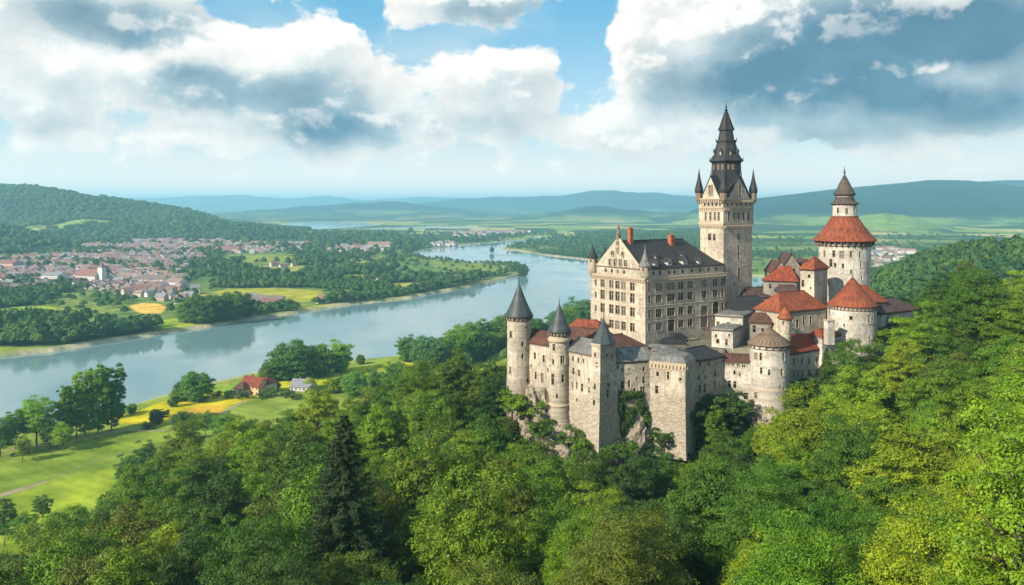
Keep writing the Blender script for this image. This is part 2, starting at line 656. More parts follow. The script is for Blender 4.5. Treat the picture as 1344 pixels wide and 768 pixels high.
def centroid(foot):
    return (sum(p[0] for p in foot) / len(foot), sum(p[1] for p in foot) / len(foot))


def circle(c, r, n=36, rot=0.0):
    return [(c[0] + r * math.cos(rot + 2 * math.pi * i / n), c[1] + r * math.sin(rot + 2 * math.pi * i / n)) for i in range(n)]


ALPHA = math.radians(54)


def corner_box(pl, pc, pr, D, alpha=ALPHA):
    """footprint (counter-clockwise) of a block whose near corner is seen at pc, with its sides ending at pl and pr"""
    C = P(pc, D)
    gx, gy = -math.cos(alpha), math.sin(alpha)
    ux, uy = math.sin(alpha), math.cos(alpha)

    def solve(px, dx, dy):
        k_ = (px - CX) / F
        return (k_ * C[1] - C[0]) / (dx - k_ * dy)
    t1, t2 = solve(pl, gx, gy), solve(pr, ux, uy)
    A = (C[0] + gx * t1, C[1] + gy * t1)
    B = (C[0] + ux * t2, C[1] + uy * t2)
    E = (A[0] + B[0] - C[0], A[1] + B[1] - C[1])
    return [A, C, B, E]


def front_quad(a, b_, depth):
    dx, dy = b_[0] - a[0], b_[1] - a[1]
    l = math.hypot(dx, dy)
    nx, ny = -dy / l, dx / l
    if ny < 0:
        nx, ny = -nx, -ny
    return [a, b_, (b_[0] + nx * depth, b_[1] + ny * depth), (a[0] + nx * depth, a[1] + ny * depth)]


WIN_CACHE = {}


def window_mesh(w_, h, arch, lights, sur):
    key = (round(w_, 2), round(h, 2), arch, lights, sur)
    if key in WIN_CACHE:
        return WIN_CACHE[key]
    b_ = MB()
    dp = .34
    hw, hh = w_ / 2, h / 2
    # local: x along wall, y into the wall, z up, origin in the middle of the opening on the wall face
    b_.face([(-hw - .02, dp, -hh - .02), (hw + .02, dp, -hh - .02), (hw + .02, dp, hh + .02), (-hw - .02, dp, hh + .02)], 1)

    def bx(x0, x1, y0, y1, z0, z1, mi=0):
        p = [(x0, y0), (x1, y0), (x1, y1), (x0, y1)]
        b_.quad_prism(p, z0, z1, mi, True, True)
    if lights > 1:
        for i in range(1, lights):
            x = -hw + w_ * i / lights
            bx(x - .07, x + .07, .10, dp - .01, -hh, hh)
    if h > 1.5:
        bx(-hw, hw, dp - .10, dp - .012, hh * .25 - .04, hh * .25 + .04)
    bx(-hw - .16, hw + .16, -.13, .05, -hh - .2, -hh - .02)      # sill
    if sur:
        bx(-hw - .17, -hw, -.07, .04, -hh - .02, hh)
        bx(hw, hw + .17, -.07, .04, -hh - .02, hh)
        bx(-hw - .22, hw + .22, -.10, .05, hh + .0, hh + .2)
    if arch:
        n = 5
        lw = w_ / lights
        for q in range(lights):
            cx = -hw + lw * (q + .5)
            r_ = lw / 2
            top = hh
            for sgn in (-1, 1):
                pts = [(cx + sgn * r_, .05, top - r_ * 1.1)]
                for i in range(n + 1):
                    a = math.pi / 2 * i / n
                    pts.append((cx + sgn * r_ * math.cos(a), .05, top - r_ * 1.1 + r_ * 1.1 * math.sin(a)))
                corner = (cx + sgn * r_, .05, top)
                for i in range(1, len(pts) - 1):
                    tri = [corner, pts[i], pts[i + 1]]
                    if sgn < 0:
                        tri.reverse()
                    b_.face(tri, 0)
    me = bpy.data.meshes.new('window')
    me.from_pydata(b_.v, [], b_.f)
    me.materials.append(M['trim'])
    me.materials.append(M['glass'])
    me.polygons.foreach_set('material_index', b_.m)
    me.update()
    WIN_CACHE[key] = me
    return me


def ray_hit(foot, px):
    """first crossing of the plan line of sight through px with the footprint: (segment, t, D)"""
    k_ = (px - CX) / F
    best = None
    n = len(foot)
    for i in range(n):
        (x1, y1), (x2, y2) = foot[i], foot[(i + 1) % n]
        den = (x2 - x1) - k_ * (y2 - y1)
        if abs(den) < 1e-9:
            continue
        t = (k_ * y1 - x1) / den
        if -1e-6 <= t <= 1 + 1e-6:
            y = y1 + t * (y2 - y1)
            if best is None or y < best[2]:
                best = (i, min(max(t, 0), 1), y)
    return best


def walls(root, foot, z0, z1, wins, material, name='wall', flare=None, smooth=False, zc=(), n_extra=0):
    """masonry shell with real openings. wins: (px, py, width m, height m, [arch, lights, surround])
    located by where the photograph shows them. flare(z): outward offset of the wall at height z."""
    n = len(foot)
    cc = centroid(foot)
    seg, S = [], [0.0]
    for i in range(n):
        a, b_ = foot[i], foot[(i + 1) % n]
        l = math.hypot(b_[0] - a[0], b_[1] - a[1])
        seg.append(l)
        S.append(S[-1] + l)
    area = sum(foot[i][0] * foot[(i + 1) % n][1] - foot[(i + 1) % n][0] * foot[i][1] for i in range(n))
    sg = 1 if area > 0 else -1
    r0 = max(math.hypot(p[0] - cc[0], p[1] - cc[1]) for p in foot)

    def at(s, z, d_, si=None):
        if si is None:
            si = 0
            while si < n - 1 and s > S[si + 1] + 1e-9:
                si += 1
        t = (s - S[si]) / seg[si]
        a, b_ = foot[si], foot[(si + 1) % n]
        x, y = a[0] + (b_[0] - a[0]) * t, a[1] + (b_[1] - a[1]) * t
        if flare:
            k_ = 1 + flare(z) / r0
            x, y = cc[0] + (x - cc[0]) * k_, cc[1] + (y - cc[1]) * k_
        if d_:
            if smooth:
                q = math.hypot(x - cc[0], y - cc[1])
                x, y = x - (x - cc[0]) / q * d_, y - (y - cc[1]) / q * d_
            else:
                nx, ny = (b_[1] - a[1]) / seg[si] * sg, -(b_[0] - a[0]) / seg[si] * sg
                x, y = x - nx * d_, y - ny * d_
        return (x, y, z)
    rects, made = [], []
    for wd in wins:
        px, py, ww, hh = wd[:4]
        opt = tuple(wd[4:]) + (False, 1, False)[len(wd) - 4:]
        hit = ray_hit(foot, px)
        if hit is None:
            continue
        i, t, D = hit
        z = Z(py, D)
        s = S[i] + t * seg[i]
        if not smooth:                      # keep the opening on its own wall
            if seg[i] < ww + .6:
                ww = max(.3, seg[i] - .7)
            s = min(max(s, S[i] + ww / 2 + .3), S[i + 1] - ww / 2 - .3)
        if z - hh / 2 < z0 + .2 or z + hh / 2 > z1 - .15:
            continue
        r_ = (s - ww / 2, s + ww / 2, z - hh / 2, z + hh / 2)
        if r_[0] < .01 or r_[1] > S[-1] - .01:
            continue
        if any(not (r_[1] + .08 < q[0] or r_[0] - .08 > q[1] or r_[3] + .08 < q[2] or r_[2] - .08 > q[3]) for q in rects):
            continue
        rects.append(r_)
        made.append((s, z, ww, hh, opt, i))
    sc_ = sorted(set([round(x, 4) for x in S] + [round(v, 4) for r_ in rects for v in r_[:2]]))
    zz = sorted(set([z0, z1] + [z for z in zc if z0 < z < z1] + [v for r_ in rects for v in r_[2:]]))
    b_ = MB()
    idx = {}
    DEP = .36

    def vid(s, z):
        key = (round(s, 4) % round(S[-1], 4) if abs(s - S[-1]) < 1e-3 else round(s, 4), round(z, 4))
        if key not in idx:
            idx[key] = len(b_.v)
            b_.v.append(at(s, z, 0))
        return idx[key]
    for i in range(len(sc_) - 1):
        s0, s1 = sc_[i], sc_[i + 1]
        if s1 - s0 < 1e-4:
            continue
        sm = (s0 + s1) / 2
        cols = [r_ for r_ in rects if r_[0] - 1e-3 <= sm <= r_[1] + 1e-3]
        for j in range(len(zz) - 1):
            zm = (zz[j] + zz[j + 1]) / 2
            if any(r_[2] < zm < r_[3] for r_ in cols):
                continue
            if smooth:
                q = (vid(s0, zz[j]), vid(s1, zz[j]), vid(s1, zz[j + 1]), vid(s0, zz[j + 1]))
                b_.f.append(q if sg > 0 else q[::-1])
                b_.m.append(0)
                b_.s.append(True)
            else:
                si = max(k_ for k_ in range(n) if S[k_] <= sm)
                q = [at(s0, zz[j], 0, si), at(s1, zz[j], 0, si), at(s1, zz[j + 1], 0, si), at(s0, zz[j + 1], 0, si)]
                b_.face(q if sg > 0 else q[::-1])
    for (s0, s1, a, c), (s, z, ww, hh, opt, si) in zip(rects, made):
        k_ = None if smooth else si
        for q in ([(s0, a), (s1, a)], [(s1, a), (s1, c)], [(s1, c), (s0, c)], [(s0, c), (s0, a)]):
            (sa, za), (sb, zb) = q
            f4 = [at(sa, za, 0, k_), at(sb, zb, 0, k_), at(sb, zb, DEP, k_), at(sa, za, DEP, k_)]
            b_.face(f4[::-1] if sg > 0 else f4)
    capz = [at(x, z1, 0) for x in S[:-1]]
    b_.face(capz if sg > 0 else capz[::-1])
    wl = b_.build(name, material, root)
    for (s, z, ww, hh, opt, si) in made:
        o3 = at(s, z, 0, None if smooth else si)
        in3 = at(s, z, 1.0, None if smooth else si)
        inx, iny = in3[0] - o3[0], in3[1] - o3[1]
        ll = math.hypot(inx, iny)
        # local y = inward; x = y rotated -90
        yv = Vector((inx / ll, iny / ll, 0))
        xv = Vector((yv.y, -yv.x, 0))
        ang = math.atan2(xv.y, xv.x)
        wo = obj('window', window_mesh(ww, hh, *opt), root)
        ox, oy, oz = ORG[root.name]
        wo.location = (o3[0] - ox, o3[1] - oy, o3[2] - oz)
        wo.rotation_euler = (0, 0, ang)
    return wl


def cthing(name, label, cat, x, y, z, group='buildings of the hilltop castle'):
    t = thing(name, label, cat, (x, y, z), group)
    ORG[t.name] = (x, y, z)
    return t


def finial(b_, c, z, h, r_=.13, mi=0):
    b_.tube((c[0], c[1], z - .5), (c[0], c[1], z + h), r_, .02, 6, mi)
    for zz, rr in ((z + h * .18, r_ * 2.2), (z + h * .42, r_ * 1.5)):
        b_.loft(circle(c, rr, 8), [(-rr * .7, zz - rr), (0, zz), (-rr * .7, zz + rr)], mi)


def corbels(b_, foot, z0, z1, out, pitch=.9, mi=0, wid=.35):
    """row of little brackets under an eave or a gallery"""
    n = len(foot)
    cc = centroid(foot)
    for i in range(n):
        a, c = foot[i], foot[(i + 1) % n]
        l = math.hypot(c[0] - a[0], c[1] - a[1])
        k_ = max(1, int(l / pitch))
        ux, uy = (c[0] - a[0]) / l, (c[1] - a[1]) / l
        nx, ny = uy, -ux
        if (a[0] - cc[0]) * nx + (a[1] - cc[1]) * ny < 0:
            nx, ny = -nx, -ny
        for j in range(k_):
            t = (j + .5) / k_ * l
            x, y = a[0] + ux * t + nx * out / 2, a[1] + uy * t + ny * out / 2
            b_.box((x, y), (ux, uy), wid / 2, out / 2 + .02, z0, z1, mi)


def hip_roof(b_, quad, ze, zr, hip0=.0, hip1=.0, over=.5, thick=.28, mi=0):
    """quad [a,b,c,d]; ridge parallel to a-b; hip0/hip1: how far (m) the ridge ends stand in from the a-d and b-c ends"""
    a, b2, c, d_ = [Vector((p[0], p[1])) for p in quad]
    u = (b2 - a).normalized()
    L = (b2 - a).length
    v = (d_ - a)
    Wd = v.length
    v = v.normalized()
    a = a - u * over - v * over
    b2 = b2 + u * over - v * over
    c = c + u * over + v * over
    d_ = d_ - u * over + v * over
    m0 = (a + d_) / 2 + u * (hip0 + (over if hip0 else 0))
    m1 = (b2 + c) / 2 - u * (hip1 + (over if hip1 else 0))
    q = [(p.x, p.y, ze) for p in (a, b2, c, d_)]
    r0, r1 = (m0.x, m0.y, zr), (m1.x, m1.y, zr)
    lo = [(p[0], p[1], ze - thick) for p in q]
    b_.face([q[0], q[1], r1, r0], mi)
    b_.face([q[2], q[3], r0, r1], mi)
    b_.face([q[1], q[2], r1], mi)
    b_.face([q[3], q[0], r0], mi)
    for i in range(4):
        j = (i + 1) % 4
        b_.face([lo[i], lo[j], q[j], q[i]], mi)
    b_.face(lo[::-1], mi)
    # ridge tiles
    b_.tube((r0[0], r0[1], zr + .02), (r1[0], r1[1], zr + .02), .16, .16, 6, mi)


def house(name, label, front, depth, base, ze, zr, wallm, roofm, wins=(), hips=(2.5, 2.5), over=.5, cat='building', gable=True):
    quad = front_quad(*front, depth)
    c = centroid(quad)
    t = cthing(name, label, cat, c[0], c[1], base)
    walls(t, quad, base, ze, wins, wallm)
    b_ = MB()
    hip_roof(b_, quad, ze + .28, zr, hips[0], hips[1], over)
    b_.build('roof', roofm, t)
    e = MB()
    cc = centroid(quad)
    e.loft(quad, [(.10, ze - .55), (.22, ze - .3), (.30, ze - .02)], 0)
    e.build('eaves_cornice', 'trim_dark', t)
    return t, quad

# ------------------------------------------------------------------ terrain
RIVER_PX = [(-900, 640), (-300, 600), (0, 573), (60, 562), (150, 542), (240, 514), (310, 497), (345, 490), (400, 483), (480, 474), (545, 467),
            (620, 452), (700, 440), (775, 425), (850, 408), (940, 392), (1060, 374), (1060, 366), (960, 362), (900, 352), (850, 346),
            (776, 342), (722, 336), (680, 329.5), (656, 327), (668, 323.5), (688, 319.5), (709, 317), (722, 314), (716, 311.5), (700, 311.5),
            (690, 314.5), (668, 316), (640, 319.5), (618, 321), (579, 324.5), (548, 331), (548, 337), (575, 342), (620, 346), (665, 348),
            (692, 349), (696, 354), (690, 359), (670, 365), (626, 375), (579, 384), (540, 391.5), (503, 396), (441, 403), (387, 412.6),
            (345, 418), (275, 430), (200, 441), (141, 450), (70, 462), (0, 469), (-300, 505), (-900, 560)]
RIVER = [G0(*p) for p in RIVER_PX]
LAKES = [[G0(*p) for p in L] for L in (
    [(360, 296), (380, 292.5), (420, 290.8), (480, 292.5), (500, 296), (470, 299), (420, 301.5), (375, 299)],
    [(470, 301), (500, 299), (560, 297.6), (650, 297.4), (628, 299.6), (560, 300.4), (500, 302)],
    [(540, 303.5), (600, 302.8), (610, 303.7), (560, 304.6)],
)]
CTRL = []


def cg(px, py, D, z=None, dz=0.0):
    x, y = P(px, D)
    CTRL.append((x, y, (Z(py, D) if z is None else z) + dz))


# ground under the wood: canopy seen there minus a tree's height
for (px, py, D) in [(600, 480, 300), (480, 527, 290), (400, 545, 290), (330, 562, 290), (260, 590, 285), (200, 628, 275), (150, 665, 250), (100, 700, 225), (0, 745, 180), (672, 768, 95),
                    (300, 768, 110), (0, 768, 130), (1000, 768, 85), (1344, 790, 60), (1200, 650, 110), (1100, 600, 150), (1000, 600, 185),
                    (900, 645, 170), (800, 660, 165), (600, 620, 180), (450, 600, 220), (500, 700, 125), (250, 680, 180), (1100, 533, 215),
                    (1250, 466, 230), (1344, 503, 180), (1250, 578, 150), (1000, 570, 215), (650, 560, 235), (900, 630, 205), (1060, 545, 225)]:
    cg(px, py, D, dz=-16.5)
for (px, D, z) in [(665, 250, 68), (700, 240, 57), (735, 230, 53), (790, 219, 49), (850, 224, 50), (900, 222, 52), (950, 238, 62), (1010, 232, 61),
                   (1060, 250, 72), (1120, 256, 72), (1180, 268, 76), (1215, 285, 76), (680, 262, 68), (800, 300, 76), (950, 320, 78),
                   (665, 290, 58), (600, 360, 26), (480, 350, 18), (330, 340, 13), (200, 315, 3), (150, 295, 3), (120, 280, 3), (60, 280, 3), (0, 260, 3), (-40, 220, 12), (-100, 200, 12),
                   (665, 330, 42), (800, 350, 46), (950, 380, 55), (1100, 350, 82), (1200, 350, 79), (1280, 330, 78), (1344, 400, 72), (800, 450, 8), (1000, 500, 8),
                   (1200, 520, 15), (1344, 600, 15), (600, 430, 3), (400, 420, 3), (200, 400, 3), (0, 370, 3), (1280, 260, 79), (1344, 250, 79),
                   (1500, 300, 82), (1500, 200, 82), (1700, 150, 84), (1800, 400, 40), (-300, 250, 6), (-600, 250, 3)]:
    cg(px, 0, D, z=z)
for (x, y, z) in [(0, -100, 78), (150, -100, 86), (-150, -100, 66), (-150, 0, 58), (150, 0, 86), (-250, 50, 30), (-350, 0, 8), (60, 20, 80), (0, 30, 78),
                  (-60, 40, 72), (-350, 200, 3), (300, 100, 88), (450, 250, 50), (600, 100, 40)] + \
        [(700 * math.cos(a), 100 + 700 * math.sin(a), 3) for a in np.linspace(-.6, 3.74, 18)]:
    CTRL.append((x, y, z))
CTRL = np.array(CTRL)


def _k(r):
    return r


_n = len(CTRL)
_A = np.zeros((_n + 1, _n + 1))
_R = np.hypot(CTRL[:, None, 0] - CTRL[None, :, 0], CTRL[:, None, 1] - CTRL[None, :, 1])
_A[:_n, :_n] = _k(_R) - np.eye(_n) * 4.0
_A[:_n, _n] = 1
_A[_n, :_n] = 1
_W = np.linalg.solve(_A, np.append(CTRL[:, 2], 0))


def rbf(x, y):
    out = np.full(np.shape(x), _W[_n])
    for i in range(_n):
        out = out + _W[i] * np.hypot(x - CTRL[i, 0], y - CTRL[i, 1])
    return out


# (crest picture points), crest distance, reach towards us, reach behind, roughness
RIDGES = [
    ([(-900, 225), (-200, 236), (0, 244), (40, 246), (90, 251), (130, 259), (200, 270), (260, 279), (300, 290), (360, 297), (430, 306), (480, 316)], 3800, 1000, 1800, 1.0),
    ([(-900, 280), (-100, 288), (0, 299), (40, 308), (80, 322), (105, 340)], 2350, 420, 500, .8),
    ([(200, 296), (300, 279), (400, 271), (500, 267), (570, 270), (640, 276), (700, 286)], 9500, 1800, 3000, .8),
    ([(580, 298), (640, 285), (700, 280), (780, 270), (850, 278), (915, 281), (1000, 288)], 7600, 1500, 2500, .8),
    ([(380, 280), (500, 268), (600, 262), (680, 259), (720, 257), (800, 250.5), (860, 254), (930, 261), (1020, 270)], 12500, 2500, 4000, .7),
    ([(-900, 258), (200, 262), (260, 258), (320, 255), (380, 259), (430, 256), (480, 260), (560, 257), (640, 260), (700, 264), (860, 262), (1344, 262), (2300, 250)], 20000, 4000, 6000, .5),
    ([(900, 275), (960, 263), (1040, 256), (1090, 250), (1150, 243.5), (1215, 237.5), (1270, 237), (1344, 247), (1500, 240), (2300, 220)], 6800, 2300, 2600, 1.0),
    ([(1180, 250), (1240, 241), (1300, 238), (1344, 239), (1500, 236), (2300, 230)], 11500, 2000, 3000, .6),
    ([(1060, 306), (1100, 293), (1130, 283), (1160, 279.5), (1190, 283), (1230, 294), (1270, 306)], 4300, 650, 700, .8),
    ([(930, 300), (980, 292), (1040, 284), (1090, 282), (1130, 290)], 5300, 800, 900, .8),
    ([(1090, 402), (1130, 385), (1160, 366), (1200, 349), (1240, 336), (1290, 328), (1344, 325), (1500, 318), (2300, 300)], 860, 300, 600, .5),
]


def ground(x, y):
    x = np.asarray(x, float)
    y = np.asarray(y, float)
    h = np.maximum(rbf(x, y), 3.0)
    far = sstep(np.hypot(x, y - 100), 520, 690)
    h = h * (1 - far) + 3.0 * far
    h = h + fbm(x, y, 45, 3, 3) * 3 * sstep(h, 8, 25)
    yy = np.maximum(y, 1)
    px = x / yy * F + CX
    for i, (crest, Dc, fw, bw, rg) in enumerate(RIDGES):
        cx_, cy_ = np.array(crest, float).T
        cpy = np.interp(px, cx_, cy_)
        if Dc > 6000:
            cpy = cpy - (fbm(px, px * 0 + 37.0 * i, 90, 4, 60 + i, .55) - .5) * (13 if Dc > 7000 else 5)
        top = CZ - (cpy - HY) * Dc / F - 3
        # fade off the ends of the ridge
        edge = np.minimum(sstep(px, cx_[0] - 40, cx_[0] + 25), 1 - sstep(px, cx_[-1] - 25, cx_[-1] + 40))
        t = np.where(y < Dc, (Dc - y) / fw, (y - Dc) / bw)
        spur = fbm(x + 300 * i, y, fw * .55, 4, 20 + i)
        t = t + (spur - .5) * 1.1 * rg * np.clip(t * 2.2, 0, 1)
        prof = 1 - sstep(t, 0, 1)
        prof = .55 * prof + .45 * np.clip(1 - t, 0, 1) ** 1.5
        hr = np.maximum(top, 0) * prof * edge * (y > 300)
        h = np.maximum(h, 3 + hr)
    d_ = np.hypot(x, y)
    h = h + sstep(d_, 1300, 3000) * (fbm(x, y, 900, 4, 50) - .35) * 14 * (1 - sstep(h, 10, 60))
    return h


def river_sd(x, y):
    s = poly_sd(x, y, RIVER)
    for L in LAKES:
        s = np.minimum(s, poly_sd(x, y, L))
    return s


def ground_full(x, y):
    h = ground(x, y)
    s = river_sd(x, y)
    wob = (fbm(x, y, 14, 3, 77) - .5) * 5 * np.clip(np.hypot(x, y) / 900, .4, 3)
    k_ = sstep(s + wob, -5, 5)
    near = (s < np.where(np.hypot(x, y) > 3500, 700, 60))
    h = np.where(near, np.minimum(h, 3 + np.maximum(s, 0) * np.where(np.hypot(x, y) > 3500, .03, .6) + 60 * (np.hypot(x, y) < 520)), h)
    return h * k_ + (-4.0) * (1 - k_), s


# castle ledge: ground is raised inside the walls
LEDGE = [P(684, 256), P(735, 250), P(795, 242), P(850, 246), P(880, 248), P(905, 243), P(950, 255), P(1010, 256), P(1040, 262), P(1100, 274), P(1150, 282),
         P(1196, 290), P(1180, 300), P(1100, 302), P(1000, 305), P(900, 300), P(800, 290), P(700, 266)]

# land use on the valley floor, drawn as outlines on the level ground
FIELDS = [
    ([(-300, 640), (0, 600), (60, 588), (130, 575), (200, 560), (262, 566), (310, 578), (250, 640), (60, 700), (-300, 760)], (.150, .215, .030)),
    ([(-300, 700), (0, 650), (120, 620), (200, 600), (262, 590), (300, 600), (60, 720), (-300, 800)], (.190, .260, .026)),
    ([(140, 552), (235, 520), (305, 508), (335, 512), (330, 525), (262, 545), (215, 558), (170, 558)], (.40, .36, .015)),
    ([(215, 548), (262, 533), (300, 531), (285, 545), (240, 554)], (.42, .27, .035)),
    ([(268, 512), (330, 500), (352, 499), (330, 508), (290, 516)], (.16, .26, .03)),
    ([(345, 506), (400, 492), (470, 482), (550, 472), (575, 474), (540, 488), (480, 500), (430, 508), (380, 512)], (.33, .36, .020)),
    ([(430, 498), (480, 489), (560, 480), (580, 484), (520, 500), (450, 508)], (.20, .30, .03)),
    ([(262, 387), (300, 379), (360, 378), (420, 381), (428, 389), (400, 397), (352, 394), (300, 399), (272, 401)], (.30, .30, .035)),
    ([(388, 404), (440, 398), (446, 402), (400, 408)], (.32, .33, .03)),
    ([(286, 339), (300, 335.5), (360, 335.5), (404, 338.5), (375, 344), (320, 345), (288, 344)], (.20, .25, .04)),
    ([(305, 352), (360, 348), (416, 350), (400, 358), (385, 362), (350, 356)], (.27, .27, .05)),
    ([(440, 363), (466, 360), (486, 364), (482, 371), (455, 370)], (.26, .27, .04)),
    ([(505, 373), (540, 371), (560, 375), (530, 379)], (.28, .27, .06)),
    ([(168, 402), (185, 398), (210, 399), (218, 404), (212, 411), (185, 412)], (.62, .40, .09)),
    ([(0, 405), (40, 401), (70, 403), (66, 412), (0, 418), (-60, 420)], (.22, .33, .03)),
    ([(205, 421), (240, 417), (256, 428), (232, 434), (212, 431)], (.26, .34, .03)),
    ([(448, 341), (500, 338), (512, 342), (470, 346)], (.22, .25, .05)),
    ([(600, 340), (640, 338), (650, 342), (612, 344)], (.20, .24, .05)),
]
FIELDS = [([G0(px, py, 3) for px, py in poly], c) for poly, c in FIELDS]
TOWNS = [[G0(px, py, 3) for px, py in poly] for poly in (
    [(-80, 352), (0, 343), (60, 340), (100, 335), (180, 326), (232, 326), (262, 335), (268, 345), (244, 356), (242, 385), (215, 392), (150, 386), (100, 378), (60, 381), (0, 386), (-80, 390)],
    [(100, 331), (118, 324), (180, 319), (290, 319), (345, 323), (400, 322), (430, 326), (345, 333), (280, 334), (262, 331), (180, 325)],
    [(20, 322), (40, 318), (62, 320), (72, 325), (40, 328)],
    [(560, 322), (590, 319.5), (600, 322), (570, 324)],
    [(585, 307), (650, 304.5), (700, 306), (650, 310), (600, 310)],
    [(430, 327), (470, 325), (510, 326), (500, 330), (440, 331)],
    [(1085, 345), (1110, 332), (1170, 328), (1200, 334), (1150, 350)],
)]

# polar grid: fine near, coarse far, one sheet out to the horizon
NA, NR = (1100, 1000) if not DEV.startswith('c') else (300, 300)
AX, AY = 0.0, -150.0
ang = np.radians(np.linspace(-50, 50, NA))
rad = 45 * np.exp(np.linspace(0, math.log(34000 / 45), NR))
AA, RR = np.meshgrid(ang, rad)
TX = (AX + RR * np.sin(AA)).ravel()
TY = (AY + RR * np.cos(AA)).ravel()
TZ, TS = ground_full(TX, TY)
ledge = in_poly(TX, TY, LEDGE)
TZ = np.where(ledge, np.maximum(TZ, 86.5), TZ)
dist = np.hypot(TX, TY)


def land_colour(x, y, z, s):
    n1 = fbm(x, y, 60, 4, 5)[:, None]
    n2 = fbm(x, y, 500, 4, 8)[:, None]
    forest = np.array([.026, .062, .022]) * (.7 + .7 * n1)
    meadow = np.array([.165, .215, .035]) * (.8 + .45 * n1)
    col_ = forest.copy()
    # patchwork of fields on the far plain: cells of different crops
    gx, gy = x + 60 * (vn(x / 300, y / 300, 9) - .5), y + 90 * (vn(x / 300, y / 300, 11) - .5)
    cell = hash2(np.floor(gx / 210), np.floor(gy / 330 + hash2(np.floor(gx / 210), np.floor(gx * 0), 3)), 4)[:, None]
    crop_dim = (1 - .55 * sstep(y, 4500, 8000))[:, None]
    crop = crop_dim * np.where(cell < .2, [.24, .28, .07], np.where(cell < .34, [.36, .33, .13], np.where(cell < .5, [.13, .21, .05], np.where(cell < .62, [.19, .27, .07], [.035, .075, .03]))))
    farm = (sstep(y, 2300, 3200) * sstep(n2[:, 0], .38, .50) * (1 - sstep(z, 22, 60)))[:, None]
    col_ = col_ * (1 - farm) + crop * farm
    px = x / np.maximum(y, 1) * F + CX
    # slopes: woods with clearings
    hill = sstep(z, 25, 60) * (y > 2000)
    clear = (hill * sstep(fbm(x, y, 420, 4, 31), .56, .63) * (1 - sstep(z, 110, 190)))[:, None]
    col_ = col_ * (1 - clear) + np.array([.17, .24, .06]) * clear
    # the green hill on the right: sunlight put into a brighter green
    gh = (sstep(px, 1000, 1080) * (1 - sstep(px, 1230, 1290)) * (y > 3300) * (y < 5200) * sstep(z, 6, 20))[:, None]
    col_ = col_ * (1 - gh * .75) + np.array([.15, .24, .05]) * gh * .75
    wd = ((y > 5200) * sstep(z, 35, 80))[:, None]  # far ridge woods coloured extra dark, cloud shadow put into the colour
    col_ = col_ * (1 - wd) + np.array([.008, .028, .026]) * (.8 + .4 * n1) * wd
    fb_ = ((y > 760) * (y < 2500) * (z < 14) * sstep(fbm(x, y, 170, 3, 91), .44, .54))[:, None]
    col_ = col_ * (1 - fb_) + np.where(vn(x / 130, y / 170, 15)[:, None] > .5, [.15, .20, .045], [.10, .16, .04]) * (.8 + .4 * n1) * fb_
    for poly, c in FIELDS:
        sd_ = poly_sd(x, y, poly) + (vn(x / 9, y / 9, 2) - .5) * 5
        k_ = (1 - sstep(sd_, -2, 2))[:, None]
        col_ = col_ * (1 - k_) + np.array(c) * (.78 + .28 * n1) * k_
    for poly in TOWNS:
        k_ = (1 - sstep(poly_sd(x, y, poly), -10, 30))[:, None] * .8
        tc_ = np.where(vn(x / 16, y / 16, 6)[:, None] > .62, [.22, .21, .20], [.07, .10, .05])
        col_ = col_ * (1 - k_) + tc_ * k_
    # near-side meadows not in a field outline
    nearm = ((np.hypot(x, y) < 900) * (z < 9) * (y < 900) * (px < 760))[:, None] * .9
    infield = np.zeros(len(x), bool)
    for poly, c in FIELDS:
        infield |= in_poly(x, y, poly)
    nearm = nearm * (~infield)[:, None] * (s > 0)[:, None] * (poly_sd(x, y, RIVER) < 400)[:, None] * (y < 760)[:, None]
    col_ = np.where(nearm > 0, col_ * .1 + .9 * meadow * 1.15, col_)
    # wood floor on the castle hill, bare bank along the water
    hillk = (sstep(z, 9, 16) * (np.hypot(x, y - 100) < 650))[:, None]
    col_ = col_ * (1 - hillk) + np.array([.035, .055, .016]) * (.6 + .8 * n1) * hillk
    bank = ((1 - sstep(s, 2, 9 + 5 * (y > 600))) * (y > 380))[:, None]
    bank = bank * np.clip(.35 + .9 * (vn(x / 55, y / 55, 13)[:, None]), 0, 1)
    col_ = col_ * (1 - bank) + np.array([.33, .30, .235]) * bank
    return col_


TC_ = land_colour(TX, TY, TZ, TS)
TC_[ledge] = (.15, .14, .12)
ii = np.arange(NR - 1)[:, None] * NA + np.arange(NA - 1)[None, :]
quads = np.stack([ii, ii + 1, ii + NA + 1, ii + NA], -1).reshape(-1, 4)

m_, t, b = mat('valley_ground')
geo = t.n('ShaderNodeNewGeometry').outputs['Position']
vc = t.n('ShaderNodeVertexColor')
vc.layer_name = 'Col'
n1 = t.noise(geo, .35, 6, .7)
n2 = t.noise(geo, .045, 5, .6)
n3 = t.noise(t.vm('MULTIPLY', geo, (1, .35, 1)), .012, 4, .6)
c = t.mix(1.0, vc.outputs[0], t.mix(n1, (.62, .62, .58), (1.42, 1.42, 1.36)), 'MULTIPLY')
c = t.mix(1.0, c, t.mix(t.mr(n2, .3, .7), (.64, .70, .66), (1.34, 1.27, 1.2)), 'MULTIPLY')
n4 = t.noise(t.vm('MULTIPLY', geo, (1, .6, 1)), .11, 6, .72)
c = t.mix(t.m('MULTIPLY', t.mr(n4, .54, .66), .5), c, t.mix(1.0, c, (.62, .80, .60), 'MULTIPLY'))
c = t.mix(t.m('MULTIPLY', t.mr(n4, .45, .33), .4), c, t.mix(1.0, c, (1.35, 1.12, 1.2), 'MULTIPLY'))
c = t.mix(1.0, c, t.mix(n3, (.80, .82, .85), (1.2, 1.18, 1.12)), 'MULTIPLY')
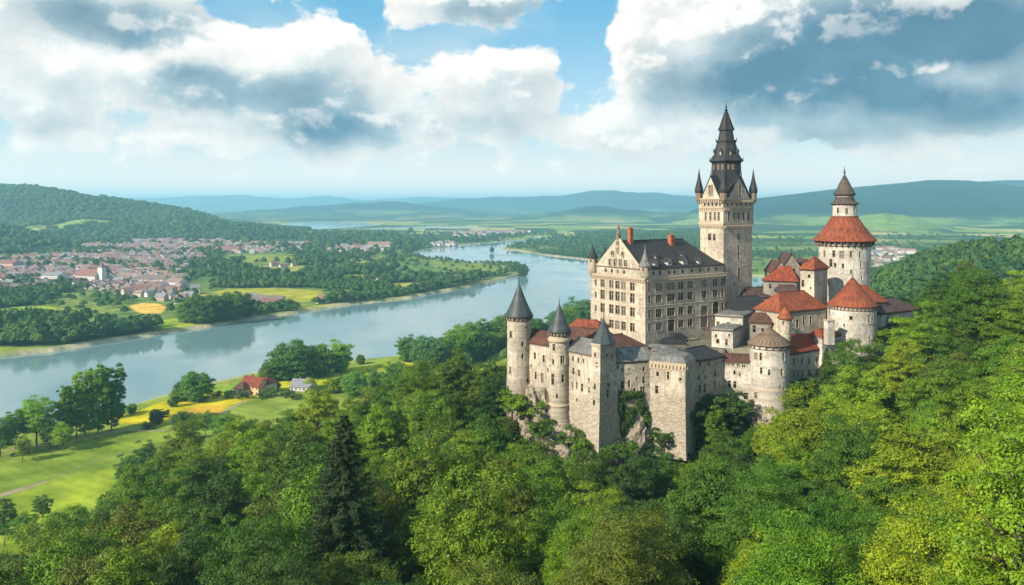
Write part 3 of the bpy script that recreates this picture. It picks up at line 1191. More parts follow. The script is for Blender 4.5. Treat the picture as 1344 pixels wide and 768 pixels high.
# mowing lines in the near grass
wv_ = t.n('ShaderNodeTexWave', wave_type='BANDS', bands_direction='X')
rt = t.n('ShaderNodeMapping')
rt.inputs['Rotation'].default_value = (0, 0, math.radians(-58))
t.put(rt.inputs[0], geo)
t.put(wv_.inputs['Vector'], rt.outputs[0])
wv_.inputs['Scale'].default_value = .045
wv_.inputs['Distortion'].default_value = 1.5
wv_.inputs['Detail'].default_value = 2
c = t.mix(.28, c, t.mix(1.0, c, t.mix(wv_.outputs[1], (.78, .80, .78), (1.2, 1.18, 1.2)), 'MULTIPLY'))
t.put(b.inputs['Base Color'], c)
b.inputs['Roughness'].default_value = 1
b.inputs['Specular IOR Level'].default_value = .05
canopy = t.n('ShaderNodeTexVoronoi', feature='SMOOTH_F1')
t.put(canopy.inputs['Vector'], geo)
canopy.inputs['Scale'].default_value = .07
hb = t.m('ADD', t.m('MULTIPLY', canopy.outputs['Distance'], -1.0), t.m('MULTIPLY', n1, .15))
szz = t.n('ShaderNodeSeparateXYZ')
t.put(szz.inputs[0], geo)
bump(t, b, t.m('MULTIPLY', hb, t.mr(szz.outputs[1], 1700, 2600)), 1.0, 9.0)
GROUND_MAT = m_
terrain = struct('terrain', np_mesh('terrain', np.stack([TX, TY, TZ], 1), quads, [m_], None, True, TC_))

# river and lakes: one sheet of water at its level
m_, t, b = mat('river_water')
geo = t.n('ShaderNodeNewGeometry').outputs['Position']
n1 = t.noise(t.vm('MULTIPLY', geo, (1, .5, 1)), .35, 4, .6)
n2 = t.noise(t.vm('MULTIPLY', geo, (1, .6, 1)), .012, 5, .6)
b.inputs['Base Color'].default_value = (.125, .215, .238, 1)
t.put(b.inputs['Roughness'], t.mr(n2, .38, .66, .03, .18))
b.inputs['IOR'].default_value = 1.333
b.inputs['Specular IOR Level'].default_value = .5
bump(t, b, n1, .22, .12)
wv = [(-30000, -200, 0), (30000, -200, 0), (30000, 33000, 0), (-30000, 33000, 0)]
xs = np.linspace(-30000, 30000, 13)
ys = np.linspace(-200, 33000, 9)
wx, wy = np.meshgrid(xs, ys)
ii = np.arange(8)[:, None] * 13 + np.arange(12)[None, :]
struct('river_water', np_mesh('river_water', np.stack([wx.ravel(), wy.ravel(), 0 * wx.ravel()], 1),
                              np.stack([ii, ii + 1, ii + 14, ii + 13], -1).reshape(-1, 4), [m_]))

# air over the whole valley
if 'nohaze' not in DEV:
    hb_ = MB()
    hb_.quad_prism([(-33000, -700), (33000, -700), (33000, 34500), (-33000, 34500)], -9, 345, 0, True, True)
    me = bpy.data.meshes.new('haze')
    me.from_pydata(hb_.v, [], hb_.f)
    import bmesh
    bm_ = bmesh.new()
    bm_.from_mesh(me)
    bmesh.ops.remove_doubles(bm_, verts=bm_.verts, dist=.01)
    bmesh.ops.recalc_face_normals(bm_, faces=bm_.faces)
    bm_.to_mesh(me)
    bm_.free()
    hm = bpy.data.materials.new('valley_haze')
    hm.use_nodes = True
    ht = hm.node_tree
    for nd in list(ht.nodes):
        ht.nodes.remove(nd)
    ho = ht.nodes.new('ShaderNodeOutputMaterial')
    pv = ht.nodes.new('ShaderNodeVolumePrincipled')
    pv.inputs['Color'].default_value = (.35, .73, .98, 1)
    pv.inputs['Density'].default_value = 0.95e-4
    pv.inputs['Anisotropy'].default_value = .15
    ht.links.new(pv.outputs[0], ho.inputs['Volume'])
    hm.cycles.homogeneous_volume = True
    me.materials.append(hm)
    struct('haze', me, 'stuff')

# ------------------------------------------------------------------ the castle
YB = 88.0


def round_tower(name, label, px, D, rpx, ytop, ybot, ap, roof_r, roofm, wallm, wins=(), flare=None, cat='tower', n=40, over_z=.0,
                collar=None, bell=True, corb=True, brim=None):
    c = P(px, D)
    r_ = rpx * D / F
    z0, z1 = Z(ybot, D), Z(ytop, D)
    t = cthing(name, label, cat, c[0], c[1], z0)
    foot = circle(c, r_, n)
    walls(t, foot, z0, z1, wins, wallm, flare=flare, smooth=True, zc=[z0 + (z1 - z0) * i / 8 for i in range(1, 8)])
    za = Z(ap, D)
    R = roof_r * D / F
    rf = MB()
    H = za - z1
    prof = [(R * .86, -.35), (R, -.25), (R, 0)] + ([(R * .80, H * .16), (R * .56, H * .38), (R * .33, H * .63), (R * .13, H * .87), (.02, H)] if bell else
                                               [(R * .5, H * .5), (.02, H)])
    base = circle(c, R, 28)
    rf.loft(base, [(a - R, z1 + b_ + .02) for a, b_ in prof], 0, cap=False, smooth=True, c=c)
    rf.face([(p[0], p[1], z1 - .33) for p in reversed(circle(c, R * .86, 28))], 0)
    ro = rf.build('roof', roofm, t)
    f = MB()
    finial(f, c, za - .2, max(1.0, H * .3), .09)
    f.build('finial', 'iron', t)
    e = MB()
    if corb:
        corbels(e, circle(c, r_, 20), z1 - 1.1, z1 - .35, min(.5, R - r_), 1.0)
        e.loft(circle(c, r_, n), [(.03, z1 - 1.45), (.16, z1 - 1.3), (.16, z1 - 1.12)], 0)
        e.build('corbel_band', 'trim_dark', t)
    if collar:
        for yy, out, hh in collar:
            cb_ = MB()
            zc_ = Z(yy, D)
            cb_.loft(foot, [(.02, zc_ - hh), (out, zc_ - hh * .4), (out, zc_ + hh * .3), (.02, zc_ + hh * .5)], 0, smooth=False)
            cb_.build('string_course', 'trim', t)
    return t


# --- three blue-slate wall towers
round_tower('round_tower', 'round cream tower with a slate cone at the river end of the wall', 681.3, 252, 15.6, 414, 545, 371, 19, 'slate_blue', 'cream_low',
            wins=[(670.5, 439, .9, 2.0, False, 1, True), (686, 452, .7, 1.4), (686, 468, .7, 1.4), (669.5, 486, .7, 2.0), (691, 430, .5, 1.0), (692, 500, .6, 1.3), (676, 421, .6, .9)],
            flare=lambda z: .05 * max(0, 82 - z) ** 1.0)
round_tower('stair_tower', 'round cream slate-coned tower in the middle of the front wall, spreading at its foot', 734, 241, 13, 434, 598, 397.5, 15.8, 'slate_blue', 'cream_low',
            wins=[(727, 456, .8, 1.9, False, 1, True), (726, 475, .8, 1.4), (725.5, 498, 1.0, 3.2, False, 1, True), (738.5, 472, 1.3, 2.2, False, 2, True), (739, 497, .9, 2.2), (731, 520, .5, 1.2), (743, 452, .5, 1.0)],
            flare=lambda z: .0 if z > 72 else .16 * (72 - z), collar=[(445, .45, .9), (530, .25, .6)])
# --- square front tower
D = 228
foot = corner_box(776.5, 788, 808, D, math.radians(46))
c = centroid(foot)
t = cthing('front_tower', 'slim square cream tower with a pointed slate cap on a tall battered foot', 'tower', c[0], c[1], Z(612, D))
zt, z1 = Z(502, D), Z(452, D)
bat = lambda z: 0 if z > zt else min(1.7, .085 * (zt - z) + .35)
walls(t, foot, Z(612, D), z1, [(781, 466, .6, 1.2), (783, 479, .5, 1.5), (797, 466, .8, .8), (803, 469, .6, 1.6), (798, 505, .8, 1.3), (782, 507, .6, 1.6), (797, 517, .9, 2.0),
                               (782, 528, .6, 1.4), (784, 471.5, .4, 1.6)], 'cream_low', flare=bat, zc=[zt - .01, zt - 3, zt - 8, zt - 14])
rf = MB()
oc = circle(c, 16.6 * D / F, 8, math.radians(22.5))
za = Z(419, D)
H = za - z1
R = 16.6 * D / F
rf.loft(oc, [(-.5, z1 - .3), (0, z1 - .25), (0, z1), (-R * .22, z1 + H * .2), (-R * .6, z1 + H * .55), (-R * .9, z1 + H * .88), (-R * .995, za)], 0, c=c)
rf.build('roof', 'slate_blue', t)
f = MB()
finial(f, c, za - .2, 2.0, .09)
f.build('finial', 'iron', t)
e = MB()
for rings_ in ([(.02, z1 - .9), (.22, z1 - .6), (.3, z1 - .05)], [(.03, zt + 4.2), (.15, zt + 4.4), (.03, zt + 4.7)], [(.1, zt - .7), (.55, zt - .1), (.03, zt + .3)]):
    e = MB()
    e.loft(foot, rings_, 0)
    e.build('string_course', 'trim', t)

# --- ranges along the front
house('curtain_range', 'low cream range with a brown tiled roof between the two round slate-capped towers', (P(690, 251), P(727, 243)), 8, 58, Z(452, 247), Z(434, 252), 'cream_low', 'brown',
      [(702, 467, .8, 1.9), (713.5, 471, .8, 2.2), (703, 493, .7, 2.2, True), (712, 496, .9, 2.8, False, 2, True), (697, 480, .5, 1.0), (719, 486, .5, 1.2)], (0, 0))
house('curtain_range', 'cream grey-roofed range between the middle round tower and the square front tower', (P(745, 240), P(781, 231)), 9, 54, Z(463, 236), Z(444, 241), 'cream_low', 'lead',
      [(752, 471, .7, 1.4), (759, 473, .7, 1.3), (766, 474, .6, 1.2), (752.5, 487, .8, 1.8), (760, 490, .8, 1.8), (751.5, 506, .7, 1.9, False, 2), (757, 506, .7, 2.0), (764, 509, .8, 2.2), (773, 512, .6, 1.6),
       (773, 499, .5, 1.2), (774, 550, 1.3, 3.4, True), (757, 525, .5, 1.0)], (0, 0))
house('curtain_range', 'cream grey-roofed wall between the square front tower and the bastion, ivy on its foot', (P(805, 233), P(856, 236.5)), 9, 54, Z(474, 235), Z(455, 240), 'cream_low', 'lead',
      [(811, 482, .5, 1.0), (817, 486, .9, 1.0, False, 3), (826, 486, .9, 1.0, False, 3), (845, 484.5, .7, 1.3), (817, 506, .8, 2.0), (826, 504, .8, 2.0), (845, 499, .8, 1.9), (809, 506, .6, 1.9),
       (843.5, 512.5, 1.5, 2.2, False, 2, True), (833, 515, .8, 2.2), (836, 497, .5, 1.0), (852, 505, .4, 1.0)], (0, 0))
house('upper_range', 'long red-brown hipped roof on a low wall behind the square front tower', (P(797, 243), P(852, 252)), 11, 80, Z(462, 246), Z(439, 252), 'cream', 'brown', [(812, 466, .7, 1.0), (830, 466, .7, 1.0)], (1.5, 5.5))
house('upper_range', 'orange-tiled range beside the palace wall, behind the middle slate-capped tower', (P(745, 262), P(786, 258)), 10, 80, Z(432, 261), Z(419, 266), 'cream', 'orange', [(752, 436, .7, 1.2), (760, 436, .7, 1.2), (770, 437, .7, 1.2)], (1, 2))
house('upper_range', 'dark red roofed range just behind the lead roof of the front wall', (P(706, 257), P(792, 246)), 9, 80, Z(447, 250), Z(429, 256), 'cream', 'brown', [(715, 450, .7, 1.1), (756, 451, .7, 1.1), (768, 452, .7, 1.1)], (3, 1))

# --- corner bastion
bf = [P(853, 236), P(899.5, 231), P(911.5, 239), P(872, 253)]
c = centroid(bf)
t = cthing('bastion', 'tall blunt cream bastion with a sharp corner and flat lead roof', 'bastion', c[0], c[1], Z(600, 231))
zb = Z(486, 231)
walls(t, bf, Z(604, 231), zb, [(863, 491, .7, 1.2), (877, 493, .6, 2.2, False, 1, True), (862, 511.5, .9, 2.2, False, 1, True), (893, 498, .6, .8), (903.5, 493, .8, 1.4), (904.5, 503, .6, 1.0), (904, 523, .6, 2.2),
                               (886, 484.5, .3, .4)], 'cream_low', flare=lambda z: .0 if z > 78 else .05 * (78 - z), zc=[78, 72, 66])
e = MB()
e.loft(bf, [(.05, zb - .5), (.4, zb - .2), (.4, zb + .15)], 0)
e.loft(bf, [(.12, zb + .16), (.55, zb + 1.2), (.65, zb + 1.5), (.65, zb + 1.7)], 0)
corbels(e, bf, zb + .2, zb + 1.0, .55, 1.0)
e.build('cornice', 'trim', t)
rf = MB()
rf.loft(bf, [(.7, zb + 1.72), (.72, zb + 1.85), (-2.2, zb + 3.1), (-4.5, zb + 3.3)], 0)
rf.build('roof', 'lead', t)

house('inner_range', 'cream wall section with a dark slate hipped roof just past the sharp-cornered bastion', (P(908, 240), P(950, 249)), 9, 60, Z(471, 245), Z(453, 251), 'cream_low', 'slate',
      [(918.5, 478, .8, 1.5, True), (930, 477, .8, 1.5, True), (938.5, 490.5, .8, 1.7), (918, 496, .8, 1.5), (925.5, 495, .6, 1.2), (918.5, 511, 1.0, 2.4, False, 1, True), (925.3, 510, .8, 2.2),
       (938, 506, .9, 2.8, False, 2, True), (944, 505, .3, 1.4), (933, 498, .3, 1.0)], (3, 3), over=.4)
house('gate_range', 'pale wall with a thin red roof and small openings beside the brown-capped tower', (P(949, 249), P(988, 247)), 7, 62, Z(475, 248), Z(464, 252), 'white_low', 'brown',
      [(955, 477.5, .9, .9, False, 2), (962, 478.5, .8, .8, False, 2), (969, 479.5, .8, .8, False, 2), (976, 480.5, .8, .8, False, 2), (964, 489, .6, 1.2, True), (957.5, 504, .8, 2.0), (964.5, 505, .8, 2.0), (979, 520, 1.2, 2.0, False, 1, True),
       (971, 492, .4, 1.0)], (0, 0), over=.4)
round_tower('gate_tower', 'stout white round tower with a low brown shingle cap, near the conifer', 1010, 247, 25.3, 450, 566, 429, 28.4, 'umber', 'white_low',
            wins=[(992, 467.5, 1.2, 2.0, True, 2, True), (998.5, 468, .7, 2.1, True, 1, True), (999, 486.5, .7, 1.8), (1009.5, 489, .6, 1.6), (1028.5, 468.5, .8, 2.4), (1026.5, 489, .8, 2.0), (992, 519, 1.2, 1.8, False, 1, True),
                  (987.5, 498, .4, .9), (1029, 512, .6, 1.6), (1024, 508, .5, 1.2), (1015, 455.5, .3, .5)],
            bell=False, collar=[(508, .06, .3)], flare=lambda z: .03 * max(0, 76 - z))

house('court_shed', 'low lead-roofed shed in the court between the palace foot and the bastion', (P(846, 252), P(889, 250)), 7, 82, Z(461, 251), Z(452, 255), 'grey_st', 'lead', [(860, 465, .9, 1.0)], (1.5, 3), over=.3)
house('court_shed', 'small slate-roofed shed against the palace foot under the arches', (P(868, 262), P(900, 262)), 6, 82, Z(452, 262), Z(443, 266), 'grey_st', 'slate', [(884, 455, .9, 1.0)], (1.5, 2), over=.3)
# --- right wing
house('red_roofed_wing', 'long white two-storey wing under a bright red roof beside the brown-capped tower', (P(1032, 252), P(1091, 265)), 9, 66, Z(461, 258), Z(434, 265), 'white_low', 'red',
      [(x, y + (x - 1040) * -.05, .8, 1.9, False, 1, True) for x in (1042, 1053, 1062, 1072, 1081) for y in (475, 491)] + [(1047, 491, .6, 1.9), (1037, 491, .6, 1.9), (1050, 508, .5, 1.1), (1064, 507, .5, 1.1)], (0, 1.5))
house('link_building', 'small red-roofed building squeezed between the long red-roofed wing and the broad white tower', (P(1079, 260), P(1106, 264)), 6, 70, Z(441, 262), Z(431, 265), 'white_low', 'red',
      [(1101, 452, .9, 2.4, False, 1, True), (1091, 449, .6, 1.2)], (2, 2), over=.3)
c = P(1088.3, 259)
t = cthing('chimney_stack', 'square pale chimney block standing between the red roofs', 'chimney', c[0], c[1], Z(450, 259))
b_ = MB()
b_.box(c, (1, .2), 1.15, 1.0, Z(452, 259), Z(421, 259))
b_.build('shaft', 'white', t)
b_ = MB()
b_.box(c, (1, .2), 1.35, 1.2, Z(421, 259), Z(419.6, 259))
b_.box(c, (1, .2), 1.2, 1.05, Z(440, 259), Z(438.5, 259))
b_.build('cap', 'trim', t)

round_tower('drum_tower', 'broad white round tower with a red tent roof, in front of the tallest red-coned keep', 1119, 268, 29.6, 399.5, 515, 363, 32.0, 'orange', 'white_low',
            wins=[(1117, 417.5, .9, 1.2, False, 1, True), (1141, 419, .8, 2.6), (1145, 419, .7, 2.4), (1111, 435, .5, 1.0), (1128.5, 451, .9, 2.0), (1142, 443, .7, 1.3, False, 2), (1103, 471, .5, 1.0), (1108, 427, .5, .7)],
            flare=lambda z: .06 * max(0, 86 - z), collar=[(404, .1, .3)])
house('rear_wing', 'red-brown roofed wing leaning on the broad white round tower', (P(1134, 276), P(1163, 281)), 11, 74, Z(397, 280), Z(369, 286), 'white', 'orange',
      [(1152, 411, .7, 2.2), (1158, 410, .7, 2.2), (1153, 430, .9, 1.3)], (0, 5))
house('end_wing', 'low white wing with a dark plum hipped roof at the forest end of the castle', (P(1156, 276), P(1203, 287)), 9, 76, Z(409, 282), Z(390, 288), 'white_low', 'plum',
      [(1165, 419, 1.0, 1.8), (1174, 424, .7, 1.5), (1192, 420, .5, 1.2)], (1.5, 6), over=.7)

# --- big keep
D = 290
c = P(1108.5, D)
u = D / F
t = cthing('round_keep', 'tallest round white keep with a flaring red roof and a small lantern on top', 'tower', c[0], c[1], YB)
foot = circle(c, 31.2 * u, 44)
zt = Z(317, D)
walls(t, foot, YB - 2, zt, [(1095, 333, 1.0, 2.2, False, 1, True), (1105, 334, 1.5, 2.4), (1116.5, 333.5, .8, 2.0, False, 1, True), (1128, 334.5, .8, 2.2, False, 1, True), (1091, 345, 1.1, 2.6, True, 1, True), (1096.5, 348, .7, 1.4),
                            (1106.5, 349, .7, 1.3), (1129.5, 347, .7, 2.2), (1117, 356.5, .6, 1.4), (1131, 365, .6, 1.5), (1083, 333, .9, 2.0, False, 1, True), (1088, 372, .5, 1.2)], 'white', smooth=True,
      flare=lambda z: .022 * (z - 100), zc=[92, 96, 100, 104, 108, 112, 115])
e = MB()
r1 = 31.2 * u + .022 * (zt - 100)
mc = circle(c, r1, 32)
e.loft(mc, [(.0, zt - 1.6), (.3, zt - 1.3), (.3, zt - 1.1)], 0)
corbels(e, mc, zt - 1.1, zt + .4, 1.1, .85)
e.loft(mc, [(.05, zt - .2), (1.0, zt + .45), (1.0, zt + .6)], 0)
e.build('corbel_band', 'trim_dark', t)
rf = MB()
ze, zr2 = Z(314.6, D), Z(284.7, D)
R0, R1 = 40 * u, 16.5 * u
o16 = circle(c, R0, 20, .05)
rf.loft(o16, [(-1.5, ze - .5), (0, ze - .35), (0, ze), (-(R0 - R1) * .30, ze + (zr2 - ze) * .24), (-(R0 - R1) * .68, ze + (zr2 - ze) * .62), (-(R0 - R1), zr2)], 0, c=c)
rf.build('roof', 'orange', t)
lz0, lz1 = zr2 - .5, Z(268, D)
f8 = circle(c, 15.0 * u, 16)
lan = MB()
lw = walls(t, f8, lz0, lz1, [(1101, 276, 1.0, 1.9, True), (1112, 277, 1.0, 1.9, True), (1120, 276, .8, 1.8, True)], 'white', name='lantern')
lf = MB()
lf.loft(f8, [(.1, zr2 - .1), (.55, zr2 + .1), (.55, zr2 + .4)], 0)
lf.build('lantern_gallery', 'trim_dark', t)
sp_ = MB()
rr = lambda px: px * u
big = circle(c, rr(18), 16)
sp_.loft(big, [(-rr(3), Z(269, D)), (0, Z(268, D)), (0, Z(267, D)), (-rr(5), Z(263.5, D)), (-rr(7.6), Z(257.5, D))], 0, c=c)
sp_.loft(big, [(-rr(7), Z(257.4, D)), (-rr(4.6), Z(256, D)), (-rr(4.3), Z(254.5, D)), (-rr(7.5), Z(249, D)), (-rr(11), Z(241.5, D)), (-rr(15), Z(233.5, D)), (-rr(17.7), Z(228.5, D))], 0, c=c)
sp_.build('spire', 'bronze_shingle', t)
dw = MB()
dw.loft(big, [(-rr(7.4), Z(262, D)), (-rr(7.2), Z(257.6, D))], 0, c=c)
dw.build('spire_drum', 'white', t)
f = MB()
finial(f, c, Z(229, D), Z(217, D) - Z(229, D), .2)
f.build('finial', 'iron', t)

# --- small square tower beside the keep
foot = corner_box(1050.5, 1068.6, 1086, 270, math.radians(44))
c = centroid(foot)
t = cthing('square_tower', 'small square pale tower with a pyramid tile roof, touching the tallest round keep', 'tower', c[0], c[1], YB)
z1 = Z(354, 270)
walls(t, foot, YB - 2, z1, [(1062, 362.5, 1.0, 1.1, True, 1, True), (1053.8, 372, .9, 2.2, True, 1, True), (1074, 364, 1.1, .9, False, 2), (1076, 371.5, 1.1, 1.2, False, 2), (1064, 378, .5, .8), (1059, 362, .4, .9)], 'cream')
rf = MB()
R = 4.4
za = Z(338, 272)
rf.loft(foot, [(.6, z1 - .1), (.95, z1), (.95, z1 + .2), (-1.2, z1 + (za - z1) * .45), (-4.0, z1 + (za - z1) * .9), (-4.55, za)], 0)
rf.build('roof', 'orange', t)
e = MB()
e.loft(foot, [(.05, z1 - .6), (.3, z1 - .35), (.5, z1 - .12)], 0)
e.build('eaves_cornice', 'trim_dark', t)

# --- court buildings
house('court_house', 'cream court house with a bright red hipped roof in the middle of the castle', (P(1024, 258), P(1084, 268)), 10, YB - 4, Z(408, 262), Z(382, 269), 'cream', 'orange',
      [(1046.5, 425, 1.1, 2.6, True, 1, True), (1055, 421.5, .9, 2.8, False, 1, True), (1064, 421, .9, 2.8, False, 1, True), (1039, 421, .6, 1.4), (1075, 414, .6, 1.2), (1030, 430, .9, 2.0, True)], (4.5, 4.0))
house('court_wing', 'lower brown-tiled wing between the grey roofs and the little red-capped turret', (P(994, 266), P(1030, 262)), 8, YB - 4, Z(420, 264), Z(398, 270), 'grey_st', 'brown',
      [(1002, 428, .8, 1.6), (1012, 430, .8, 1.6)], (1.5, 3.5))
round_tower('corner_turret', 'little turret with a red pointed cap in front of the bright red hipped roof', 1030.5, 254, 7.6, 417, 447, 400, 10.6, 'orange', 'cream', wins=[(1028, 424, .6, 1.3)], corb=False, n=16)
house('rear_house', 'red hipped roofed house between the great spired tower and the keep', (P(1002, 290), P(1045, 286)), 9, YB - 4, Z(369, 288), Z(349, 294), 'grey_st', 'red',
      [(1011, 376, .8, 1.6), (1024, 378, .8, 1.8, True), (1040, 378, .8, 1.3)], (5.2, 2.0), over=.7)
house('porch_house', 'low lean-to with a dark red roof under the red hipped roof house', (P(1018, 282), P(1047, 280)), 5, YB - 4, Z(383, 281), Z(374, 284), 'cream', 'plum', [(1027, 391, .9, 1.8), (1037, 392, .6, 1.3), (1042, 398, .6, 1.3)], (1, 1))
house('grey_roofed_hall', 'hall with a dark grey slate roof at the foot of the great spired tower', (P(966, 276), P(1016, 279)), 10, YB - 4, Z(408, 278), Z(388, 284), 'grey_st', 'slate',
      [(980, 413, .8, 1.8), (994, 414, .8, 1.8), (1006, 413, .8, 1.8)], (3, 3))
house('upper_hall', 'narrow hall with a purple-brown roof just above the grey slate roof', (P(976, 288), P(1016, 289)), 8, YB - 4, Z(391, 288), Z(377, 293), 'grey_st', 'plum', [(990, 397, .7, 1.5), (1003, 397, .7, 1.5)], (2, 2))
house('red_lean_to', 'small dark red roofed lean-to over the courtyard left of the red-capped turret', (P(984, 262), P(1012, 260)), 5, YB - 4, Z(424, 261), Z(410, 265), 'grey_st', 'brown', [(990, 432, .9, 2.2), (1001, 434, .7, 1.5)], (1, 1))

# stepped-gable houses at the back
for k_, (pa, pb, D, ye, yr, lab, rm) in enumerate([(1027, 1050, 297, 350, 333, 'steep plum-roofed gabled house at the back, beside the small square tower', 'plum'),
                                                    (1014, 1034, 294, 357, 343, 'lower gabled house with a brown roof at the very back, behind the red hipped roof', 'brown'),
                                                    (1046, 1072, 300, 352, 341, 'long plum-brown roof at the back between the steep gable and the keep', 'plum')]):
    a, b2 = P(pa, D), P(pb, D)
    q = front_quad(a, b2, 9)
    c = centroid(q)
    t = cthing('gabled_house', lab, 'building', c[0], c[1], YB - 2)
    ze, zr = Z(ye, D), Z(yr, D)
    walls(t, q, YB - 2, ze, [((pa + pb) / 2 - 4, ye + 5, .7, 1.3), ((pa + pb) / 2 + 4, ye + 5, .7, 1.3)], 'grey_st')
    gm = MB()
    m0 = ((a[0] + b2[0]) / 2, (a[1] + b2[1]) / 2)
    nx, ny = (q[3][0] - a[0]) / 9, (q[3][1] - a[1]) / 9
    gm.face([(a[0], a[1], ze), (b2[0], b2[1], ze), (m0[0], m0[1], zr)])
    gm.build('gable', 'grey_st', t)
    gm = MB()
    gm.face([(q[2][0], q[2][1], ze), (q[3][0], q[3][1], ze), (m0[0] + nx * 9, m0[1] + ny * 9, zr)])
    gm.build('gable', 'grey_st', t)
    rf = MB()
    for s_ in (a, b2):
        ex, ey = (s_[0] - m0[0]) * .12, (s_[1] - m0[1]) * .12
        dz = (zr - ze) * .12
        p0 = (s_[0] + ex - nx * .35, s_[1] + ey - ny * .35, ze - dz)
        p1 = (m0[0] - nx * .35, m0[1] - ny * .35, zr)
        p2 = (m0[0] + nx * 9.35, m0[1] + ny * 9.35, zr)
        p3 = (s_[0] + ex + nx * 9.35, s_[1] + ey + ny * 9.35, ze - dz)
        top = [(x, y, z + .28) for x, y, z in (p0, p1, p2, p3)]
        rf.face(top)
        rf.face([p0, p1, p2, p3][::-1])
        rf.face([p0, p1, top[1], top[0]])
        rf.face([p3, p0, top[0], top[3]])
        rf.face([p2, p3, top[3], top[2]])
    rf.build('roof', rm, t)
    if k_ != 2:
        f = MB()
        finial(f, (m0[0], m0[1]), zr, 2.4, .1)
        f.build('finial', 'iron', t)

# white stepped blocks between palace and wing
for (pl, pc, pr, D, yt, yb, lab, wn) in [
    (934, 962, 984, 257, 435, 470, 'lower white flat-roofed block below the palace arches, with two small windows',
     [(940, 441, .6, 1.0), (942, 448, .9, 1.3, False, 1, True), (953.5, 449.5, .8, 1.8), (957, 440, .5, .9), (970, 448, .7, 1.5)]),
    (938.5, 975, 990, 266, 417, 445, 'upper white flat-roofed block beside the palace, with square windows',
     [(942.5, 425, .9, 1.4, False, 1, True), (956, 425.5, 1.0, 1.2, False, 1, True), (966, 430, .5, .9), (981, 428, .6, 1.2)])]:
    foot = corner_box(pl, pc, pr, D, math.radians(30))
    c = centroid(foot)
    t = cthing('flat_block', lab, 'building', c[0], c[1], 80)
    z1 = Z(yt, D)
    walls(t, foot, 78, z1, wn, 'white')
    e = MB()
    e.loft(foot, [(.05, z1 - .3), (.45, z1 + .05), (.45, z1 + .35)], 0)
    e.build('cornice', 'trim_dark', t)
    rf = MB()
    rf.loft(foot, [(.25, z1 + .34), (.1, z1 + .6), (-2, z1 + .9)], 0)
    rf.build('roof', 'lead', t)

# --- the palace
D = 262
PAL = corner_box(775.6, 847, 953, D)
A_, C_, B_, E_ = PAL
c = centroid(PAL)
pal = cthing('palace', 'great cream palace with rows of windows, a front gable and a dark slate roof', 'palace', c[0], c[1], YB)
zc_ = Z(368, D)
wn = []


def dD(foot, px):
    return ray_hit(foot, px)[2]


# gable front: rows seen at the corner's scale
def pys(px, y_at_corner):
    return HY + (y_at_corner - HY) * D / dD(PAL, px)


wn += [(881, pys(881, 430), 3.0, 4.4, True, 1, True), (924, pys(924, 424), 3.4, 7.0, True, 1, True), (939.5, pys(939.5, 417), 3.0, 5.6, True, 1, True)]
for row, hh in ((378, 2.5), (393.5, 3.0), (412, 2.9), (432.5, 2.7)):
    for px, lights in ((791, 2), (802.5, 2), (810.5, 2), (818.5, 2), (830, 2)):
        wn.append((px, pys(px, row), 2.0 if lights == 2 else .8, hh, row in (393.5, 412), lights, True))
for row in (378, 395, 414, 434):
    wn.append((782, pys(782, row), .8, 2.0, False, 1, False))
for row, hh in ((378.5, 2.3), (393.5, 2.4), (413, 2.6), (430.5, 2.3)):
    for px, lights in ((852, 1), (864.5, 3), (880.5, 3), (893.5, 2), (905.5, 2), (924, 2), (938.5, 2), (948, 1)):
        if px == 880.5 and row == 430.5:
            continue
        if px in (924, 938.5) and row in (413, 430.5):
            continue
        wn.append((px, pys(px, row), (.85, 1.9, 2.8)[lights - 1] * (1.25 if px > 880 else 1), hh, row in (393.5,), lights, True))
walls(pal, PAL, YB - 8, zc_, wn, 'cream')
e = MB()
e.loft(PAL, [(.05, zc_ - .9), (.35, zc_ - .55), (.35, zc_ - .35)], 0)
e.loft(PAL, [(.25, zc_ - .34), (.75, zc_ + .1), (.85, zc_ + .45), (.85, zc_ + .65)], 0)
corbels(e, PAL, zc_ - .5, zc_ + .1, .6, 1.1)
e.build('cornice', 'trim', pal)
for yy in (386.5, 403.5, 423):
    sc2 = MB()
    z = Z(yy, D)
    sc2.loft(PAL, [(.02, z - .15), (.16, z - .08), (.16, z + .08), (.02, z + .14)], 0)
    sc2.build('string_course', 'trim', pal)
# corner quoins
q_ = MB()
for p_ in (A_, C_, B_):
    z = YB - 2
    i = 0
    while z < zc_ - 1.2:
        s_ = .75 if i % 2 else 1.05
        foot_ = [(p_[0] + dx * s_ / 2, p_[1] + dy * s_ / 2) for dx, dy in ((-math.cos(ALPHA) - math.sin(ALPHA), math.sin(ALPHA) - math.cos(ALPHA)), (-math.cos(ALPHA) + math.sin(ALPHA), math.sin(ALPHA) + math.cos(ALPHA)),
                                                                          (math.cos(ALPHA) + math.sin(ALPHA), -math.sin(ALPHA) + math.cos(ALPHA)), (math.cos(ALPHA) - math.sin(ALPHA), -math.sin(ALPHA) - math.cos(ALPHA)))]
        foot_ = [(p_[0] + (a - p_[0]) * .22, p_[1] + (b2 - p_[1]) * .22) for a, b2 in foot_]
        q_.quad_prism(foot_, z, z + .55, 0, True, True)
        z += 1.1
        i += 1
q_.build('quoins', 'trim', pal)
# attic storey set back behind the cornice
gx, gy = -math.cos(ALPHA), math.sin(ALPHA)
ux, uy = math.sin(ALPHA), math.cos(ALPHA)
W_ = math.hypot(A_[0] - C_[0], A_[1] - C_[1])
L_ = math.hypot(B_[0] - C_[0], B_[1] - C_[1])


def pp(g_, u_):
    return (C_[0] + gx * g_ + ux * u_, C_[1] + gy * g_ + uy * u_)


